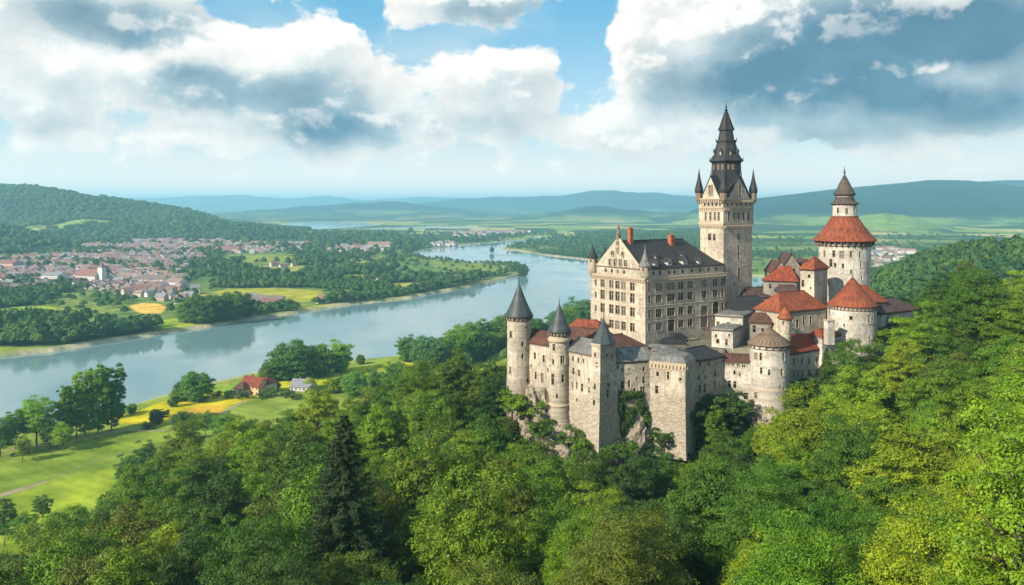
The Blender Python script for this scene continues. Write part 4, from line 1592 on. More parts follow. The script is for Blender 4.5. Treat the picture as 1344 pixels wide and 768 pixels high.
ze = Z(354.5, D)
g0, g1 = 2.6, W_ - 2.2
att = [pp(W_ - .7, .6), pp(.7, .6), pp(.7, L_ - .6), pp(W_ - .7, L_ - .6)]
walls(pal, att, zc_ + .5, ze, [(px, pys(px, 359.5), .9, 1.1, False, 1, False) for px in (858, 866, 878, 886, 896, 908, 919, 930, 940)] +
      [(px, pys(px, 359.5), .9, 1.2, True, 1, False) for px in (795, 803, 811, 819)], 'cream', name='attic_wall')
e = MB()
e.loft(att, [(.05, ze - .25), (.35, ze), (.35, ze + .18)], 0)
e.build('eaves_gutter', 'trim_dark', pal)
# gable front with flanking steps
zr = Z(316, D + 14)
gap = MB()
gm_ = (g0 + g1) / 2
tri = [pp(g1, .45), pp(g0, .45)]
apex = pp(gm_, .45)
zg = zr + .9
gap.face([(tri[0][0], tri[0][1], ze + .1), (tri[1][0], tri[1][1], ze + .1), (apex[0], apex[1], zg)])
bk = [pp(g1, 1.1), pp(g0, 1.1), pp(gm_, 1.1)]
gap.face([(bk[1][0], bk[1][1], ze + .1), (bk[0][0], bk[0][1], ze + .1), (bk[2][0], bk[2][1], zg)])
for i_, j_ in ((0, g1), (1, g0)):
    a, b2 = tri[i_], bk[i_]
    gap.face([(a[0], a[1], ze + .1), (b2[0], b2[1], ze + .1), (bk[2][0], bk[2][1], zg), (apex[0], apex[1], zg)])
gable = gap.build('gable', 'cream', pal, weld=True)
# coping on the gable edges
cp = MB()
for s_ in (g0, g1):
    a = pp(s_, .75)
    b2 = pp(gm_, .75)
    cp.tube((a[0], a[1], ze + .1), (b2[0], b2[1], zg + .1), .42, .38, 5)
cp.build('coping', 'trim', gable)
gw = []
for g_, zz, ww, hh in ((gm_ - 3.6, ze + 1.6, 1.0, 1.9), (gm_ - 1.2, ze + 1.6, 1.0, 2.2), (gm_ + 1.2, ze + 1.6, 1.0, 2.2), (gm_ + 3.6, ze + 1.6, 1.0, 1.9), (gm_ - 2.4, ze + 4.5, 1.0, 1.3), (gm_ + 2.4, ze + 4.5, 1.0, 1.3),
                       (gm_, ze + 5.6, .9, 1.5), (gm_, ze + 7.8, .8, 1.1)):
    # on the gable these are proud stone-framed lights
    o = obj('window', window_mesh(ww, hh, True, 1, True), gable)
    p_ = pp(g_, .45)
    ox, oy, oz = ORG[gable.name]
    nrm = (-ux, -uy)
    o.location = (p_[0] + nrm[0] * .36 - ox, p_[1] + nrm[1] * .36 - oy, zz - oz)
    o.rotation_euler = (0, 0, math.atan2(-ux, uy))
# roof: gabled in front, hipped at the far end
rf = MB()
ru0, ru1 = .9, L_ - 7.0
E0, E1 = pp(-.05 + .4, .9), pp(-.05 + .4, L_ - .1)
F0, F1 = pp(W_ - .35, .9), pp(W_ - .35, L_ - .1)
R0_, R1_ = pp(gm_, ru0), pp(gm_, ru1)
zE = ze + .22


def mid3(a, b2, za_, zb_, k_, sag):
    return (a[0] + (b2[0] - a[0]) * k_, a[1] + (b2[1] - a[1]) * k_, za_ + (zb_ - za_) * k_ - sag)


def slope(a0, a1, r0, r1):
    s = .45
    m0, m1 = mid3(a0, r0, zE, zr, .25, .55), mid3(a1, r1, zE, zr, .25, .55)
    rf.face([(a0[0], a0[1], zE), (a1[0], a1[1], zE), m1, m0])
    rf.face([m0, m1, (r1[0], r1[1], zr), (r0[0], r0[1], zr)])


slope(E0, E1, R0_, R1_)
slope(F1, F0, R1_, R0_)
m0, m1 = mid3(E1, R1_, zE, zr, .25, .55), mid3(F1, R1_, zE, zr, .25, .55)
rf.face([(E1[0], E1[1], zE), (F1[0], F1[1], zE), m1, m0])
rf.face([m0, m1, (R1_[0], R1_[1], zr)])
rf.face([(F0[0], F0[1], zE), (E0[0], E0[1], zE), (R0_[0], R0_[1], zr)])
lo = [(p[0], p[1], zE - .2) for p in (E0, E1, F1, F0)]
hi = [(p[0], p[1], zE) for p in (E0, E1, F1, F0)]
for i in range(4):
    j = (i + 1) % 4
    rf.face([lo[i], lo[j], hi[j], hi[i]])
rf.tube((R0_[0], R0_[1], zr), (R1_[0], R1_[1], zr), .22, .22, 6)
roof = rf.build('roof', 'slate', pal)


def roof_z(g_):                            # height of the front slope over the plan line g
    return zE + (zr - zE) * min(1, max(0, (g_ - .35) / (gm_ - .35)))


def dormer(u_, g_, w_, h, parent):
    b_ = MB()
    z0 = roof_z(g_) - .8
    q = [pp(g_, u_ - w_ / 2), pp(g_, u_ + w_ / 2), pp(g_ + 2.2, u_ + w_ / 2), pp(g_ + 2.2, u_ - w_ / 2)]
    z1_ = z0 + .8 + h
    b_.quad_prism(q, z0, z1_, 0)
    m0_, m1_ = pp(g_ - .15, u_), pp(g_ + 2.6, u_)
    top = z1_ + w_ * .65
    b_.face([(q[0][0], q[0][1], z1_), (q[1][0], q[1][1], z1_), (m0_[0], m0_[1], top)], 0)
    for (e1, e2) in ((pp(g_ - .3, u_ - w_ / 2 - .25), pp(g_ + 2.6, u_ - w_ / 2 - .25)), (pp(g_ - .3, u_ + w_ / 2 + .25), pp(g_ + 2.6, u_ + w_ / 2 + .25))):
        b_.face([(e1[0], e1[1], z1_ - .1), (e2[0], e2[1], z1_ - .1), (m1_[0], m1_[1], top + .12), (m0_[0], m0_[1], top + .12)], 1)
        b_.face([(m0_[0], m0_[1], top + .0), (m1_[0], m1_[1], top + .0), (e2[0], e2[1], z1_ - .22), (e1[0], e1[1], z1_ - .22)], 1)
    gl = [pp(g_ - .03, u_ - w_ * .22), pp(g_ - .03, u_ + w_ * .22)]
    b_.face([(gl[0][0], gl[0][1], z0 + .9), (gl[1][0], gl[1][1], z0 + .9), (gl[1][0], gl[1][1], z1_ - .05), (gl[0][0], gl[0][1], z1_ - .05)], 2)
    return b_.build('dormer', ['white', 'slate', 'glass'], parent)


for u_, g_, w_, h in ((6.5, 1.6, 1.5, .9), (12.5, 1.6, 1.9, 1.0), (19.5, 1.6, 2.1, 1.1), (26.5, 1.6, 1.4, .8), (22.5, 5.0, 1.1, .6), (10, 5.0, 1.0, .5)):
    dormer(u_, g_, w_, h, roof)


def chimney(c, z0, z1, w_, parent):
    b_ = MB()
    b_.box(c, (ux, uy), w_ / 2, w_ / 2, z0, z1, 0)
    b_.box(c, (ux, uy), w_ / 2 + .16, w_ / 2 + .16, z1 - .35, z1, 0)
    b_.box(c, (ux, uy), w_ / 2 + .12, w_ / 2 + .12, z1 - 1.5, z1 - 1.3, 0)
    for s_ in (-.28, .28):
        b_.tube((c[0] + ux * s_ * w_, c[1] + uy * s_ * w_, z1), (c[0] + ux * s_ * w_, c[1] + uy * s_ * w_, z1 + .6), .2, .17, 8, 0)
    return b_.build('chimney', 'brick', parent)


chimney(pp(gm_ - 1.0, 5.0), zr - 2, Z(299, D + 17), 1.25, roof)
chimney(pp(gm_ - 2.2, 22.5), zr - 3.5, Z(308.5, D + 24), 1.6, roof)
f = MB()
finial(f, pp(gm_, 15), zr, 1.6, .08)
f.build('finial', 'iron', roof)
# gable-top pedestal with its ornament
b_ = MB()
p_ = pp(gm_, .8)
b_.box(p_, (ux, uy), .5, .5, zg - .6, zg + 1.0)
b_.loft(circle(p_, .62, 8), [(-.3, zg + 1.0), (0, zg + 1.3), (-.1, zg + 2.4), (-.35, zg + 3.0), (-.1, zg + 3.4), (-.3, zg + 3.9), (-.6, zg + 4.9)], 0)
b_.build('pedestal', 'trim_dark', gable)


def pal_turret(g_, u_, r_, zlo, zhi, zap, rm, wm='cream'):
    p_ = pp(g_, u_)
    b_ = MB()
    b_.loft(circle(p_, r_, 12), [(-r_ * .7, zlo - 1.6), (-r_ * .25, zlo - .7), (0, zlo), (0, zhi)], 0, smooth=True)
    tt = b_.build('turret', wm, pal)
    b_ = MB()
    b_.loft(circle(p_, r_ + .35, 12), [(-.25, zhi - .3), (0, zhi - .1), (0, zhi + .05), (-(r_ + .35) * .4, zhi + (zap - zhi) * .28), (-(r_ + .35) * .75, zhi + (zap - zhi) * .62), (-(r_ + .3), zap)], 0, smooth=False)
    finial(b_, p_, zap - .2, 1.2, .07)
    b_.build('turret_cap', rm, tt)
    b_ = MB()
    for k_ in range(12):
        a = 2 * math.pi * k_ / 12
        if k_ % 2 == 0:
            cx_, cy_ = p_[0] + math.cos(a) * (r_ * .985), p_[1] + math.sin(a) * (r_ * .985)
            b_.box((cx_, cy_), (-math.sin(a), math.cos(a)), .22, .06, zhi - 1.5, zhi - .5)
    b_.build('slit_window', 'glass', tt)


pal_turret(W_ - .6, .2, 1.55, Z(357, D + 18), Z(338.5, D + 18), Z(320, D + 18), 'slate')
pal_turret(W_ - .8, 5.5, 1.2, Z(350, D + 20), Z(337, D + 20), Z(323, D + 20), 'slate')
pal_turret(.6, .5, 1.75, Z(362, D), Z(349.5, D), Z(324, D), 'lead')
# ground-floor porch and broken balcony under the arches
b_ = MB()
b_.box(pp(-1.2, 12.5), (ux, uy), 3.2, 1.2, YB - 6, Z(443, D + 8), 0)
b_.box(pp(-1.3, 19), (ux, uy), 2.6, 1.4, YB - 6, Z(446, D + 8), 0)
b_.build('porch', 'grey_st', pal)
b_ = MB()
for i_, u_ in enumerate((6.8, 9.6, 12.4, 15.2)):
    p_ = pp(-.02, u_)
for (u_, w_, z0, z1_) in ((12.5, 7.0, Z(443, D + 8), Z(436.5, D + 8)),):
    q = [pp(0, u_ - w_ / 2), pp(-2.6, u_ - w_ / 2), pp(-2.6, u_ + w_ / 2), pp(0, u_ + w_ / 2)]
    b_.loft(q[::-1], [(.3, z0), (.3, z0 + .15), (-2.5, z1_)], 0)
b_.build('porch_roof', 'slate', pal)
# downpipe at the far end of the long front
b_ = MB()
p_ = pp(-.18, L_ - 1.0)
b_.tube((p_[0], p_[1], YB), (p_[0], p_[1], ze), .22, .22, 8)
b_.build('downpipe', 'iron', pal)

# --- the great tower
D = 286
foot = corner_box(919.2, 949.6, 987, D, math.radians(54))
c = centroid(foot)
gt = cthing('great_tower', 'tallest square cream tower with a tall dark many-tiered spire and four pinnacles', 'tower', c[0], c[1], YB)
zsh, ztp = Z(296, D), Z(263, D)


def py2(px, y):
    return HY + (y - HY) * D / dD(foot, px)


walls(gt, foot, YB - 4, zsh, [(931.5, 311, 1.4, 2.2, False, 1, True), (937.5, 311.5, 1.1, 2.2), (969.5, 311, 1.5, 2.2, False, 2, True), (969.5, 326, .8, 2.0), (969.5, 336, .8, 2.4), (969.8, 358.5, 1.1, 3.6, False, 1, True), (964, 372.5, .7, 1.4),
                              (977, 345, .4, 1.0), (930, 345, .6, 1.4)], 'cream')
hf = [(c[0] + (p[0] - c[0]) * 1.05, c[1] + (p[1] - c[1]) * 1.05) for p in foot]
walls(gt, hf, zsh + .8, ztp, [(px, 284, .95, 2.9, True, 1, True) for px in (926.5, 932.5, 938.5, 943.5)] + [(px, 284, .95, 2.9, True, 1, True) for px in (956.5, 963.5, 969.5, 975.8, 982.5)] +
      [(px, 268.5, .8, .9) for px in (925, 930, 935, 940, 945, 955, 961, 967, 973, 979, 985)], 'cream', name='belfry_wall')
e = MB()
e.loft(foot, [(.03, zsh - .8), (.45, zsh - .1), (.75, zsh + .5), (.75, zsh + .85)], 0)
corbels(e, foot, zsh - .9, zsh + .1, .55, .9)
z = Z(272.5, D)
e.loft(hf, [(.02, z - .4), (.3, z - .1), (.3, z + .15)], 0)
corbels(e, hf, z - 1.0, z - .3, .35, .9)
e.loft(hf, [(.05, ztp - .5), (.6, ztp), (1.0, ztp + .35), (1.0, ztp + .7)], 0)
corbels(e, hf, ztp - .8, ztp, .8, .9)
e.build('cornice', 'trim', gt)
# gables on the four sides
zg0 = ztp + .7
n4 = len(hf)
for i in range(4):
    ga = MB()
    gr = MB()
    a, b2 = Vector(hf[i]), Vector(hf[(i + 1) % 4])
    cc = Vector(c)
    u2 = (b2 - a).normalized()
    mid = (a + b2) / 2
    nrm = (mid - cc).normalized()
    hw = (b2 - a).length * .34
    zt_ = Z(231.5, D)
    o_ = nrm * .15
    p0, p1, pm = mid - u2 * hw + o_, mid + u2 * hw + o_, mid + o_
    ga.face([(p0.x, p0.y, zg0), (p1.x, p1.y, zg0), (p1.x, p1.y, zg0 + 1.2), (pm.x, pm.y, zt_), (p0.x, p0.y, zg0 + 1.2)])
    q0, q1 = p0 - nrm * .5, p1 - nrm * .5
    qm = pm - nrm * .5
    ga.face([(q1.x, q1.y, zg0), (q0.x, q0.y, zg0), (q0.x, q0.y, zg0 + 1.2), (qm.x, qm.y, zt_), (q1.x, q1.y, zg0 + 1.2)])
    bi = c
    for s_, pe in ((-1, p0), (1, p1)):
        e0 = pe + u2 * s_ * .4 + nrm * .25
        r0 = pm + nrm * .25
        e1 = e0 - nrm * 4.6
        r1 = pm - nrm * 5.0
        zl = zg0 + .5
        gr.face([(e0.x, e0.y, zl), (r0.x, r0.y, zt_ + .45), (r1.x, r1.y, zt_ + .45), (e1.x, e1.y, zl)])
        gr.face([(e0.x, e0.y, zl - .35), (r0.x, r0.y, zt_ + .0), (r1.x, r1.y, zt_ + .0), (e1.x, e1.y, zl - .35)][::-1])
        gr.face([(e0.x, e0.y, zl - .35), (r0.x, r0.y, zt_ + .0), (r0.x, r0.y, zt_ + .45), (e0.x, e0.y, zl)])
    gr.tube((pm.x + nrm.x * .2, pm.y + nrm.y * .2, zt_), (pm.x + nrm.x * .2, pm.y + nrm.y * .2, zt_ + 2.0), .13, .03, 6)
    ga.face([(p0.x, p0.y, zg0), (q0.x, q0.y, zg0), (q1.x, q1.y, zg0), (p1.x, p1.y, zg0)])
    gab = ga.build('gable', 'cream', gt, weld=True)
    gr.build('gable_roof', 'slate', gab)
    if i > 1:
        continue
    o = obj('window', window_mesh(1.5, 3.2, True, 1 if i else 2, True), gab)
    p_ = mid + nrm * (.15 + .37)
    ox, oy, oz = ORG[gab.name]
    o.location = (p_.x - ox, p_.y - oy, zg0 + 2.9 - oz)
    o.rotation_euler = (0, 0, math.atan2(nrm.x, -nrm.y))
# spire in tiers
sp_ = MB()
u = 293 / F
rot8 = math.radians(22.5) + math.radians(5)
oc = circle(c, 21.5 * u, 8, rot8)


def ring(rp, y):
    return ((rp - 21.5) * u, Z(y, 293))


sp_.loft(oc, [ring(21, 262), ring(18.6, 245), ring(18, 213.5)], 0, c=c)
sp_.loft(oc, [ring(18.5, 214), ring(22, 211.5), ring(21.3, 210), ring(16.6, 203), ring(13.4, 192), ring(11.8, 186.4)], 0, c=c)
sp_.loft(oc, [ring(11.5, 187.5), ring(13.4, 186), ring(13.4, 183.8), ring(11.2, 183.5)], 0, c=c)
sp_.loft(oc, [ring(10.6, 184), ring(8.6, 172)], 0, c=c)
sp_.loft(oc, [ring(8, 172), ring(10.2, 170.6), ring(9.6, 169.6), ring(6.5, 161), ring(3.6, 152), ring(1.4, 145.5)], 0, c=c)
spire = sp_.build('spire', 'slate', gt)
for k_ in range(8):
    a = rot8 + 2 * math.pi * k_ / 8
    for (r0, y0, r1_, y1) in ((9.8, 169.8, 1.6, 146), (21, 262, 18.1, 213)):
        rb = MB()
        rb.tube((c[0] + math.cos(a) * r0 * u, c[1] + math.sin(a) * r0 * u, Z(y0, 293)), (c[0] + math.cos(a) * r1_ * u, c[1] + math.sin(a) * r1_ * u, Z(y1, 293)), .16, .12, 5)
        rb.build('rib', 'iron', spire)
    # stubby pinnacles on the galleries
    for (rr_, y0, hh) in ((21.6, 211, 1.5), (13.2, 184.5, 1.3), (10, 170.5, .9)):
        rb = MB()
        x, y = c[0] + math.cos(a) * rr_ * u, c[1] + math.sin(a) * rr_ * u
        rb.tube((x, y, Z(y0, 293) - .1), (x, y, Z(y0, 293) + hh), .17, .03, 5)
        rb.build('spike', 'iron', spire)

lv = MB()
for k_ in range(8):
    a = rot8 + 2 * math.pi * (k_ + .5) / 8
    ca = math.cos(math.pi / 8)
    for (rr_, y0, y1, ww) in ((18.1, 223, 216.5, .34),):
        for s_ in (-1, 1) if rr_ > 12 else (0,):
            r_ = rr_ * u * ca + .02
            x, y = c[0] + math.cos(a) * r_ - math.sin(a) * s_ * .75, c[1] + math.sin(a) * r_ + math.cos(a) * s_ * .75
            lv = MB()
            lv.box((x, y), (-math.sin(a), math.cos(a)), ww, .12, Z(y0, 293), Z(y1, 293))
            lv.build('louvre', 'trim_dark', spire)
for k_ in range(8):
    a = rot8 + 2 * math.pi * (k_ + .5) / 8
    dm = MB()
    ca, sa = math.cos(a), math.sin(a)
    for (rr_, y0, hh_, ww_) in ((15.6, 205, 1.5, .5),):
        r_ = rr_ * u * .93
        x, y = c[0] + ca * r_, c[1] + sa * r_
        dm.box((x, y), (-sa, ca), ww_, .55, Z(y0, 293), Z(y0, 293) + hh_, 0)
        tx = (-sa * ww_ * 1.25, ca * ww_ * 1.25)
        zt2 = Z(y0, 293) + hh_
        fr = (x + ca * .7, y + sa * .7)
        bk_ = (x - ca * .9, y - sa * .9)
        for sg_ in (-1, 1):
            dm.face([(fr[0] + sg_ * tx[0], fr[1] + sg_ * tx[1], zt2 - .1), (fr[0], fr[1], zt2 + .95), (bk_[0], bk_[1], zt2 + .95), (bk_[0] + sg_ * tx[0], bk_[1] + sg_ * tx[1], zt2 - .1)], 0)
        dm.face([(fr[0] - tx[0], fr[1] - tx[1], zt2 - .1), (fr[0] + tx[0], fr[1] + tx[1], zt2 - .1), (fr[0], fr[1], zt2 + .95)], 0)
        dm.box((x + ca * .56, y + sa * .56), (-sa, ca), ww_ * .55, .03, Z(y0, 293) + .3, zt2 - .1, 1)
    dm.build('dormer', ['slate', 'cream'], spire)
f = MB()
finial(f, c, Z(147, 293), Z(130, 293) - Z(147, 293), .28)
f.build('finial', 'iron', spire)
for i in range(4):
    p_ = hf[i]
    p_ = (c[0] + (p_[0] - c[0]) * 1.0, c[1] + (p_[1] - c[1]) * 1.0)
    b_ = MB()
    zz0 = zg0 - .6
    b_.loft(circle(p_, 1.25, 8), [(-.7, zz0 - 1.2), (0, zz0), (0, zz0 + 2.6)], 0)
    pn = b_.build('pinnacle', 'trim_dark', gt)
    b_ = MB()
    zt_ = Z(222, D)
    b_.loft(circle(p_, 1.35, 8), [(-.3, zz0 + 2.2), (.1, zz0 + 2.6), (.15, zz0 + 3.6), (-.15, zz0 + 4.8), (-.7, zz0 + 7.0), (-1.25, zt_)], 0)
    finial(b_, p_, zt_ - .3, 1.2, .08)
    b_.build('pinnacle_cap', 'slate', pn)

# ------------------------------------------------------------------ trees
def leaf_mat(name, trans=.34, rough=.55, spec=.25):
    m_ = bpy.data.materials.new(name)
    m_.use_nodes = True
    t = NT(m_.node_tree)
    b = m_.node_tree.nodes['Principled BSDF']
    out = m_.node_tree.nodes['Material Output']
    oi = t.n('ShaderNodeObjectInfo')
    geo = t.n('ShaderNodeNewGeometry').outputs['Position']
    n1 = t.noise(geo, .55, 3, .6)
    n2 = t.noise(geo, 3.1, 2, .6)
    c = t.mix(1.0, oi.outputs['Color'], t.mix(t.mr(n1, .3, .7), (.56, .66, .74), (1.38, 1.26, .95)), 'MULTIPLY')
    c = t.mix(1.0, c, t.mix(n2, (.75, .78, .8), (1.28, 1.22, 1.1)), 'MULTIPLY')
    t.put(b.inputs['Base Color'], c)
    b.inputs['Roughness'].default_value = rough
    b.inputs['Specular IOR Level'].default_value = spec
    tr = t.n('ShaderNodeBsdfTranslucent')
    t.put(tr.inputs[0], t.mix(1.0, c, (1.25, 1.25, .55), 'MULTIPLY'))
    ms = t.n('ShaderNodeMixShader')
    ms.inputs[0].default_value = trans
    t.t.links.new(b.outputs[0], ms.inputs[1])
    t.t.links.new(tr.outputs[0], ms.inputs[2])
    t.t.links.new(ms.outputs[0], out.inputs[0])
    return m_


LEAF = leaf_mat('leaves', .20)
NEEDLE = leaf_mat('needles', .12, .7, .15)
BARK = plain('bark', (.055, .045, .035), .95, .4, 4)


def leaves_np(cent, normal, size, rng, aspect=.62):
    """one rhombic leaf spray per centre"""
    n = len(cent)
    r_ = rng.normal(size=(n, 3))
    a = np.cross(normal, r_)
    a /= np.linalg.norm(a, axis=1)[:, None] + 1e-9
    b_ = np.cross(normal, a)
    s = size[:, None]
    fold = normal * s * rng.uniform(-.25, .25, (n, 1))
    v = np.stack([cent - a * s, cent - b_ * s * aspect + fold, cent + a * s, cent + b_ * s * aspect + fold], 1).reshape(-1, 3)
    f = np.arange(n * 4).reshape(-1, 4)
    return v, f


def unit(rng, n):
    v = rng.normal(size=(n, 3))
    return v / np.linalg.norm(v, axis=1)[:, None]


def crown_np(seed, R, zb, zt, ncl, per, leaf, tight=1.0, flat=.72, full=2.3):
    """leaf sprays on boughs spread over an uneven crown between heights zb and zt"""
    rng = np.random.default_rng(seed)
    cz, hz_ = (zb + zt) / 2, (zt - zb) / 2
    ph = rng.uniform(0, 6.28, 8)
    cl = []
    tries = 0
    while len(cl) < ncl and tries < ncl * 30:
        tries += 1
        d_ = unit(rng, 1)[0]
        if d_[2] < (-.62 if full < 3 else -.97):
            continue
        th = math.atan2(d_[1], d_[0])
        lump = 1 + .16 * math.sin(2 * th + ph[0]) + .12 * math.sin(3 * th + ph[1] + 2 * d_[2]) + .10 * math.sin(5 * th + ph[2] + 3 * d_[2])
        inner = rng.random() < .22
        rr_ = (rng.uniform(.30, .65) if inner else rng.uniform(.74, 1.02)) * lump
        dz_ = d_[2]
        hl = math.hypot(d_[0], d_[1]) + 1e-6
        prof_ = (1 - abs(dz_) ** full) ** .5
        p_ = np.array([d_[0] / hl * prof_ * R * rr_, d_[1] / hl * prof_ * R * rr_, cz + dz_ * hz_ * (rr_ if dz_ > 0 else 1.0)])
        cr = R * rng.uniform(.15, .34) * tight
        if any(np.linalg.norm(p_ - q[0]) < .5 * (cr + q[1]) for q in cl):
            if rng.random() < .8:
                continue
        cl.append((p_, cr))
    C_l, N_l, S_l = [], [], []
    for p_, cr in cl:
        k_ = int(per * (cr / (R * .25)) ** 2)
        d_ = unit(rng, k_)
        d_[:, 2] = np.abs(d_[:, 2]) * .9 - .22 * (rng.random(k_) < .5)
        out = np.array([p_[0] / R, p_[1] / R, .35])
        d_ = d_ + out * .35
        d_ /= np.linalg.norm(d_, axis=1)[:, None]
        rad_ = cr * rng.uniform(.55, 1.12, (k_, 1)) * (1 + .25 * np.sin(5 * d_[:, :1] + 7 * d_[:, 1:2] + p_[0]))
        pos = p_ + d_ * rad_ * np.array([1.15, 1.15, flat])
        nn = d_ * .8 + unit(rng, k_) * .75 + np.array([0, 0, .35])
        nn /= np.linalg.norm(nn, axis=1)[:, None]
        C_l.append(pos)
        N_l.append(nn)
        S_l.append(leaf * rng.uniform(.55, 1.35, k_))
    return leaves_np(np.concatenate(C_l), np.concatenate(N_l), np.concatenate(S_l), rng), cl


def trunk_mb(seed, h, r_, cl, zb):
    rng = np.random.default_rng(seed + 100)
    b_ = MB()
    pts = [(0, 0, -1.2)]
    k_ = 5
    for i in range(1, k_ + 1):
        pts.append((rng.normal() * .12 * i, rng.normal() * .12 * i, h * i / k_))
    for i in range(k_):
        b_.tube(pts[i], pts[i + 1], r_ * (1 - .8 * i / k_), r_ * (1 - .8 * (i + 1) / k_), 7)
    for j, (p_, cr) in enumerate(cl):
        if j % 3 == 0 or j < 10:
            t = min(.9, max(.25, (p_[2] * .55) / h))
            i = min(k_ - 1, int(t * k_))
            s = pts[i + 1]
            m0_ = ((s[0] + p_[0]) / 2, (s[1] + p_[1]) / 2, (s[2] + p_[2]) / 2 + .4)
            b_.tube(s, m0_, r_ * .34, r_ * .2, 5)
            b_.tube(m0_, tuple(p_), r_ * .2, r_ * .06, 5)
    return b_


def mesh_only(b_, name, m_):
    me = bpy.data.meshes.new(name)
    me.from_pydata(b_.v, [], b_.f)
    me.materials.append(m_)
    me.polygons.foreach_set('use_smooth', b_.s)
    me.update()
    return me


def tree_kind(seed, R, zb, zt, ncl, per, leaf, tight=1.0, low=.62, **kw):
    kw['tight'] = tight
    (v, f), cl = crown_np(seed, R, zb, zt, ncl, per, leaf, **kw)
    return (np_mesh('crown', v, f, [LEAF]), mesh_only(trunk_mb(seed, zb + (zt - zb) * .62, .05 * R + .08, cl, zb), 'trunk', BARK), R, zt)


q_ = .25 if DEV.startswith('c') else 1.0
BROAD = [tree_kind(10 + i, *a) for i, a in enumerate([
    (5.3, 2.5, 17.0, 110, 350 * q_, .15), (4.8, 2.5, 18.0, 105, 350 * q_, .15), (5.7, 2.0, 16.0, 120, 350 * q_, .15), (4.4, 2.0, 17.5, 95, 350 * q_, .145),
    (5.9, 2.5, 17.0, 125, 300 * q_, .17), (5.1, 1.5, 15.5, 105, 300 * q_, .16), (4.7, 3.0, 19.0, 110, 300 * q_, .165)])]
NEAR = [tree_kind(40 + i, *a) for i, a in enumerate([(5.8, 2.0, 18, 200, 560 * q_, .105, .95), (5.4, 2.0, 17, 190, 560 * q_, .105, .95)])]
FARB = [tree_kind(60 + i, *a, flat=.85, full=3.2) for i, a in enumerate([(7.5, .3, 18, 120, 170 * q_, .36, 1.15), (6.8, .3, 19, 115, 170 * q_, .36, 1.15), (8.0, .3, 17, 125, 170 * q_, .36, 1.15)])]
TALL = [tree_kind(70 + i, *a, flat=.95, full=3.6) for i, a in enumerate([(5.4, 1.5, 27, 150, 170 * q_, .34, .95), (4.4, 1.0, 25, 140, 170 * q_, .34, .95)])]
BUSH = [tree_kind(80 + i, *a) for i, a in enumerate([(2.2, -.3, 3.2, 26, 110 * q_, .15), (2.6, -.3, 2.6, 28, 110 * q_, .15)])]


def conifer_kind(seed, R, H, leaf=.22):
    rng = np.random.default_rng(seed)
    C_l, N_l, S_l = [], [], []
    b_ = MB()
    b_.tube((0, 0, -1), (0, 0, H * .96), R * .085, .04, 8)
    z = H * .06
    k_ = 0
    while z < H * .985:
        f_ = 1 - z / H
        n = int(6 + 6 * f_)
        for i in range(n):
            a = 2 * math.pi * (i + rng.uniform(-.35, .35)) / n + k_ * .7
            L = R * (f_ ** .78) * rng.uniform(.72, 1.12) + .12
            m_n = max(8, int(L * 46 * q_))
            s = rng.uniform(.05, 1, m_n)
            droop = -.22 * L * s ** 1.0 + .16 * L * s ** 3
            wdt = .30 * L * (1 - s * .75) * rng.uniform(-1, 1, m_n)
            x = np.cos(a) * L * s - np.sin(a) * wdt
            y = np.sin(a) * L * s + np.cos(a) * wdt
            zz = z + droop - np.abs(wdt) * .25 - rng.uniform(0, .28, m_n) * (1 + f_)
            C_l.append(np.stack([x, y, zz], 1))
            nn = unit(rng, m_n) * .6 + np.array([np.cos(a) * .4, np.sin(a) * .4, .8])
            N_l.append(nn / np.linalg.norm(nn, axis=1)[:, None])
            S_l.append(leaf * rng.uniform(.6, 1.3, m_n))
            b_.tube((0, 0, z), (math.cos(a) * L * .85, math.sin(a) * L * .85, z - .12 * L), .05 + .02 * R * f_, .02, 4)
        z += .42 + .42 * f_
        k_ += 1
    v, f = leaves_np(np.concatenate(C_l), np.concatenate(N_l), np.concatenate(S_l), rng, .35)
    return (np_mesh('crown', v, f, [NEEDLE]), mesh_only(b_, 'trunk', BARK), R, H)


SPRUCE = conifer_kind(5, 8.2, 24, .23)
FIR = conifer_kind(6, 4.4, 18, .24)

GREENS_BASE = {                                 # real leaf colours
    'yellow-green': (.132, .230, .010),
    'bright green': (.105, .200, .010),
    'mid green': (.066, .150, .012),
    'dark green': (.042, .100, .014),
    'olive green': (.10, .145, .014),
    'blue-green': (.045, .115, .032),
}
GREENS = {k_: (v_[0] * (1.02 if 'yell' in k_ else .90 if 'bright' in k_ else .80), v_[1] * (.96 if 'yell' in k_ else .88 if 'bright' in k_ else .80), v_[2] * .9) for k_, v_ in GREENS_BASE.items()}
rng = np.random.default_rng(3)


def plant(name, kind, x, y, z, s, rot, colour, label, cat='tree', group=None, sz=1.0, jit=.12):
    o = bpy.data.objects.new(name, None)
    COL.objects.link(o)
    o.location = (x, y, z)
    o.rotation_euler = (0, 0, rot)
    o.scale = (s, s, s * sz)
    tag(o, label, cat, group)
    cr = bpy.data.objects.new('crown', kind[0])
    COL.objects.link(cr)
    cr.parent = o
    j = 1 + rng.uniform(-jit, jit)
    c = GREENS[colour] if isinstance(colour, str) else colour
    cr.color = (c[0] * j * (1 + rng.uniform(-jit, jit)), c[1] * j, c[2] * j, 1)
    tr = bpy.data.objects.new('trunk', kind[1])
    COL.objects.link(tr)
    tr.parent = o
    return o


def gz(x, y):
    return float(ground_full(np.array([x]), np.array([y]))[0][0])


def to_px(x, y, z):
    return CX + x / y * F, HY - (z - CZ) / y * F


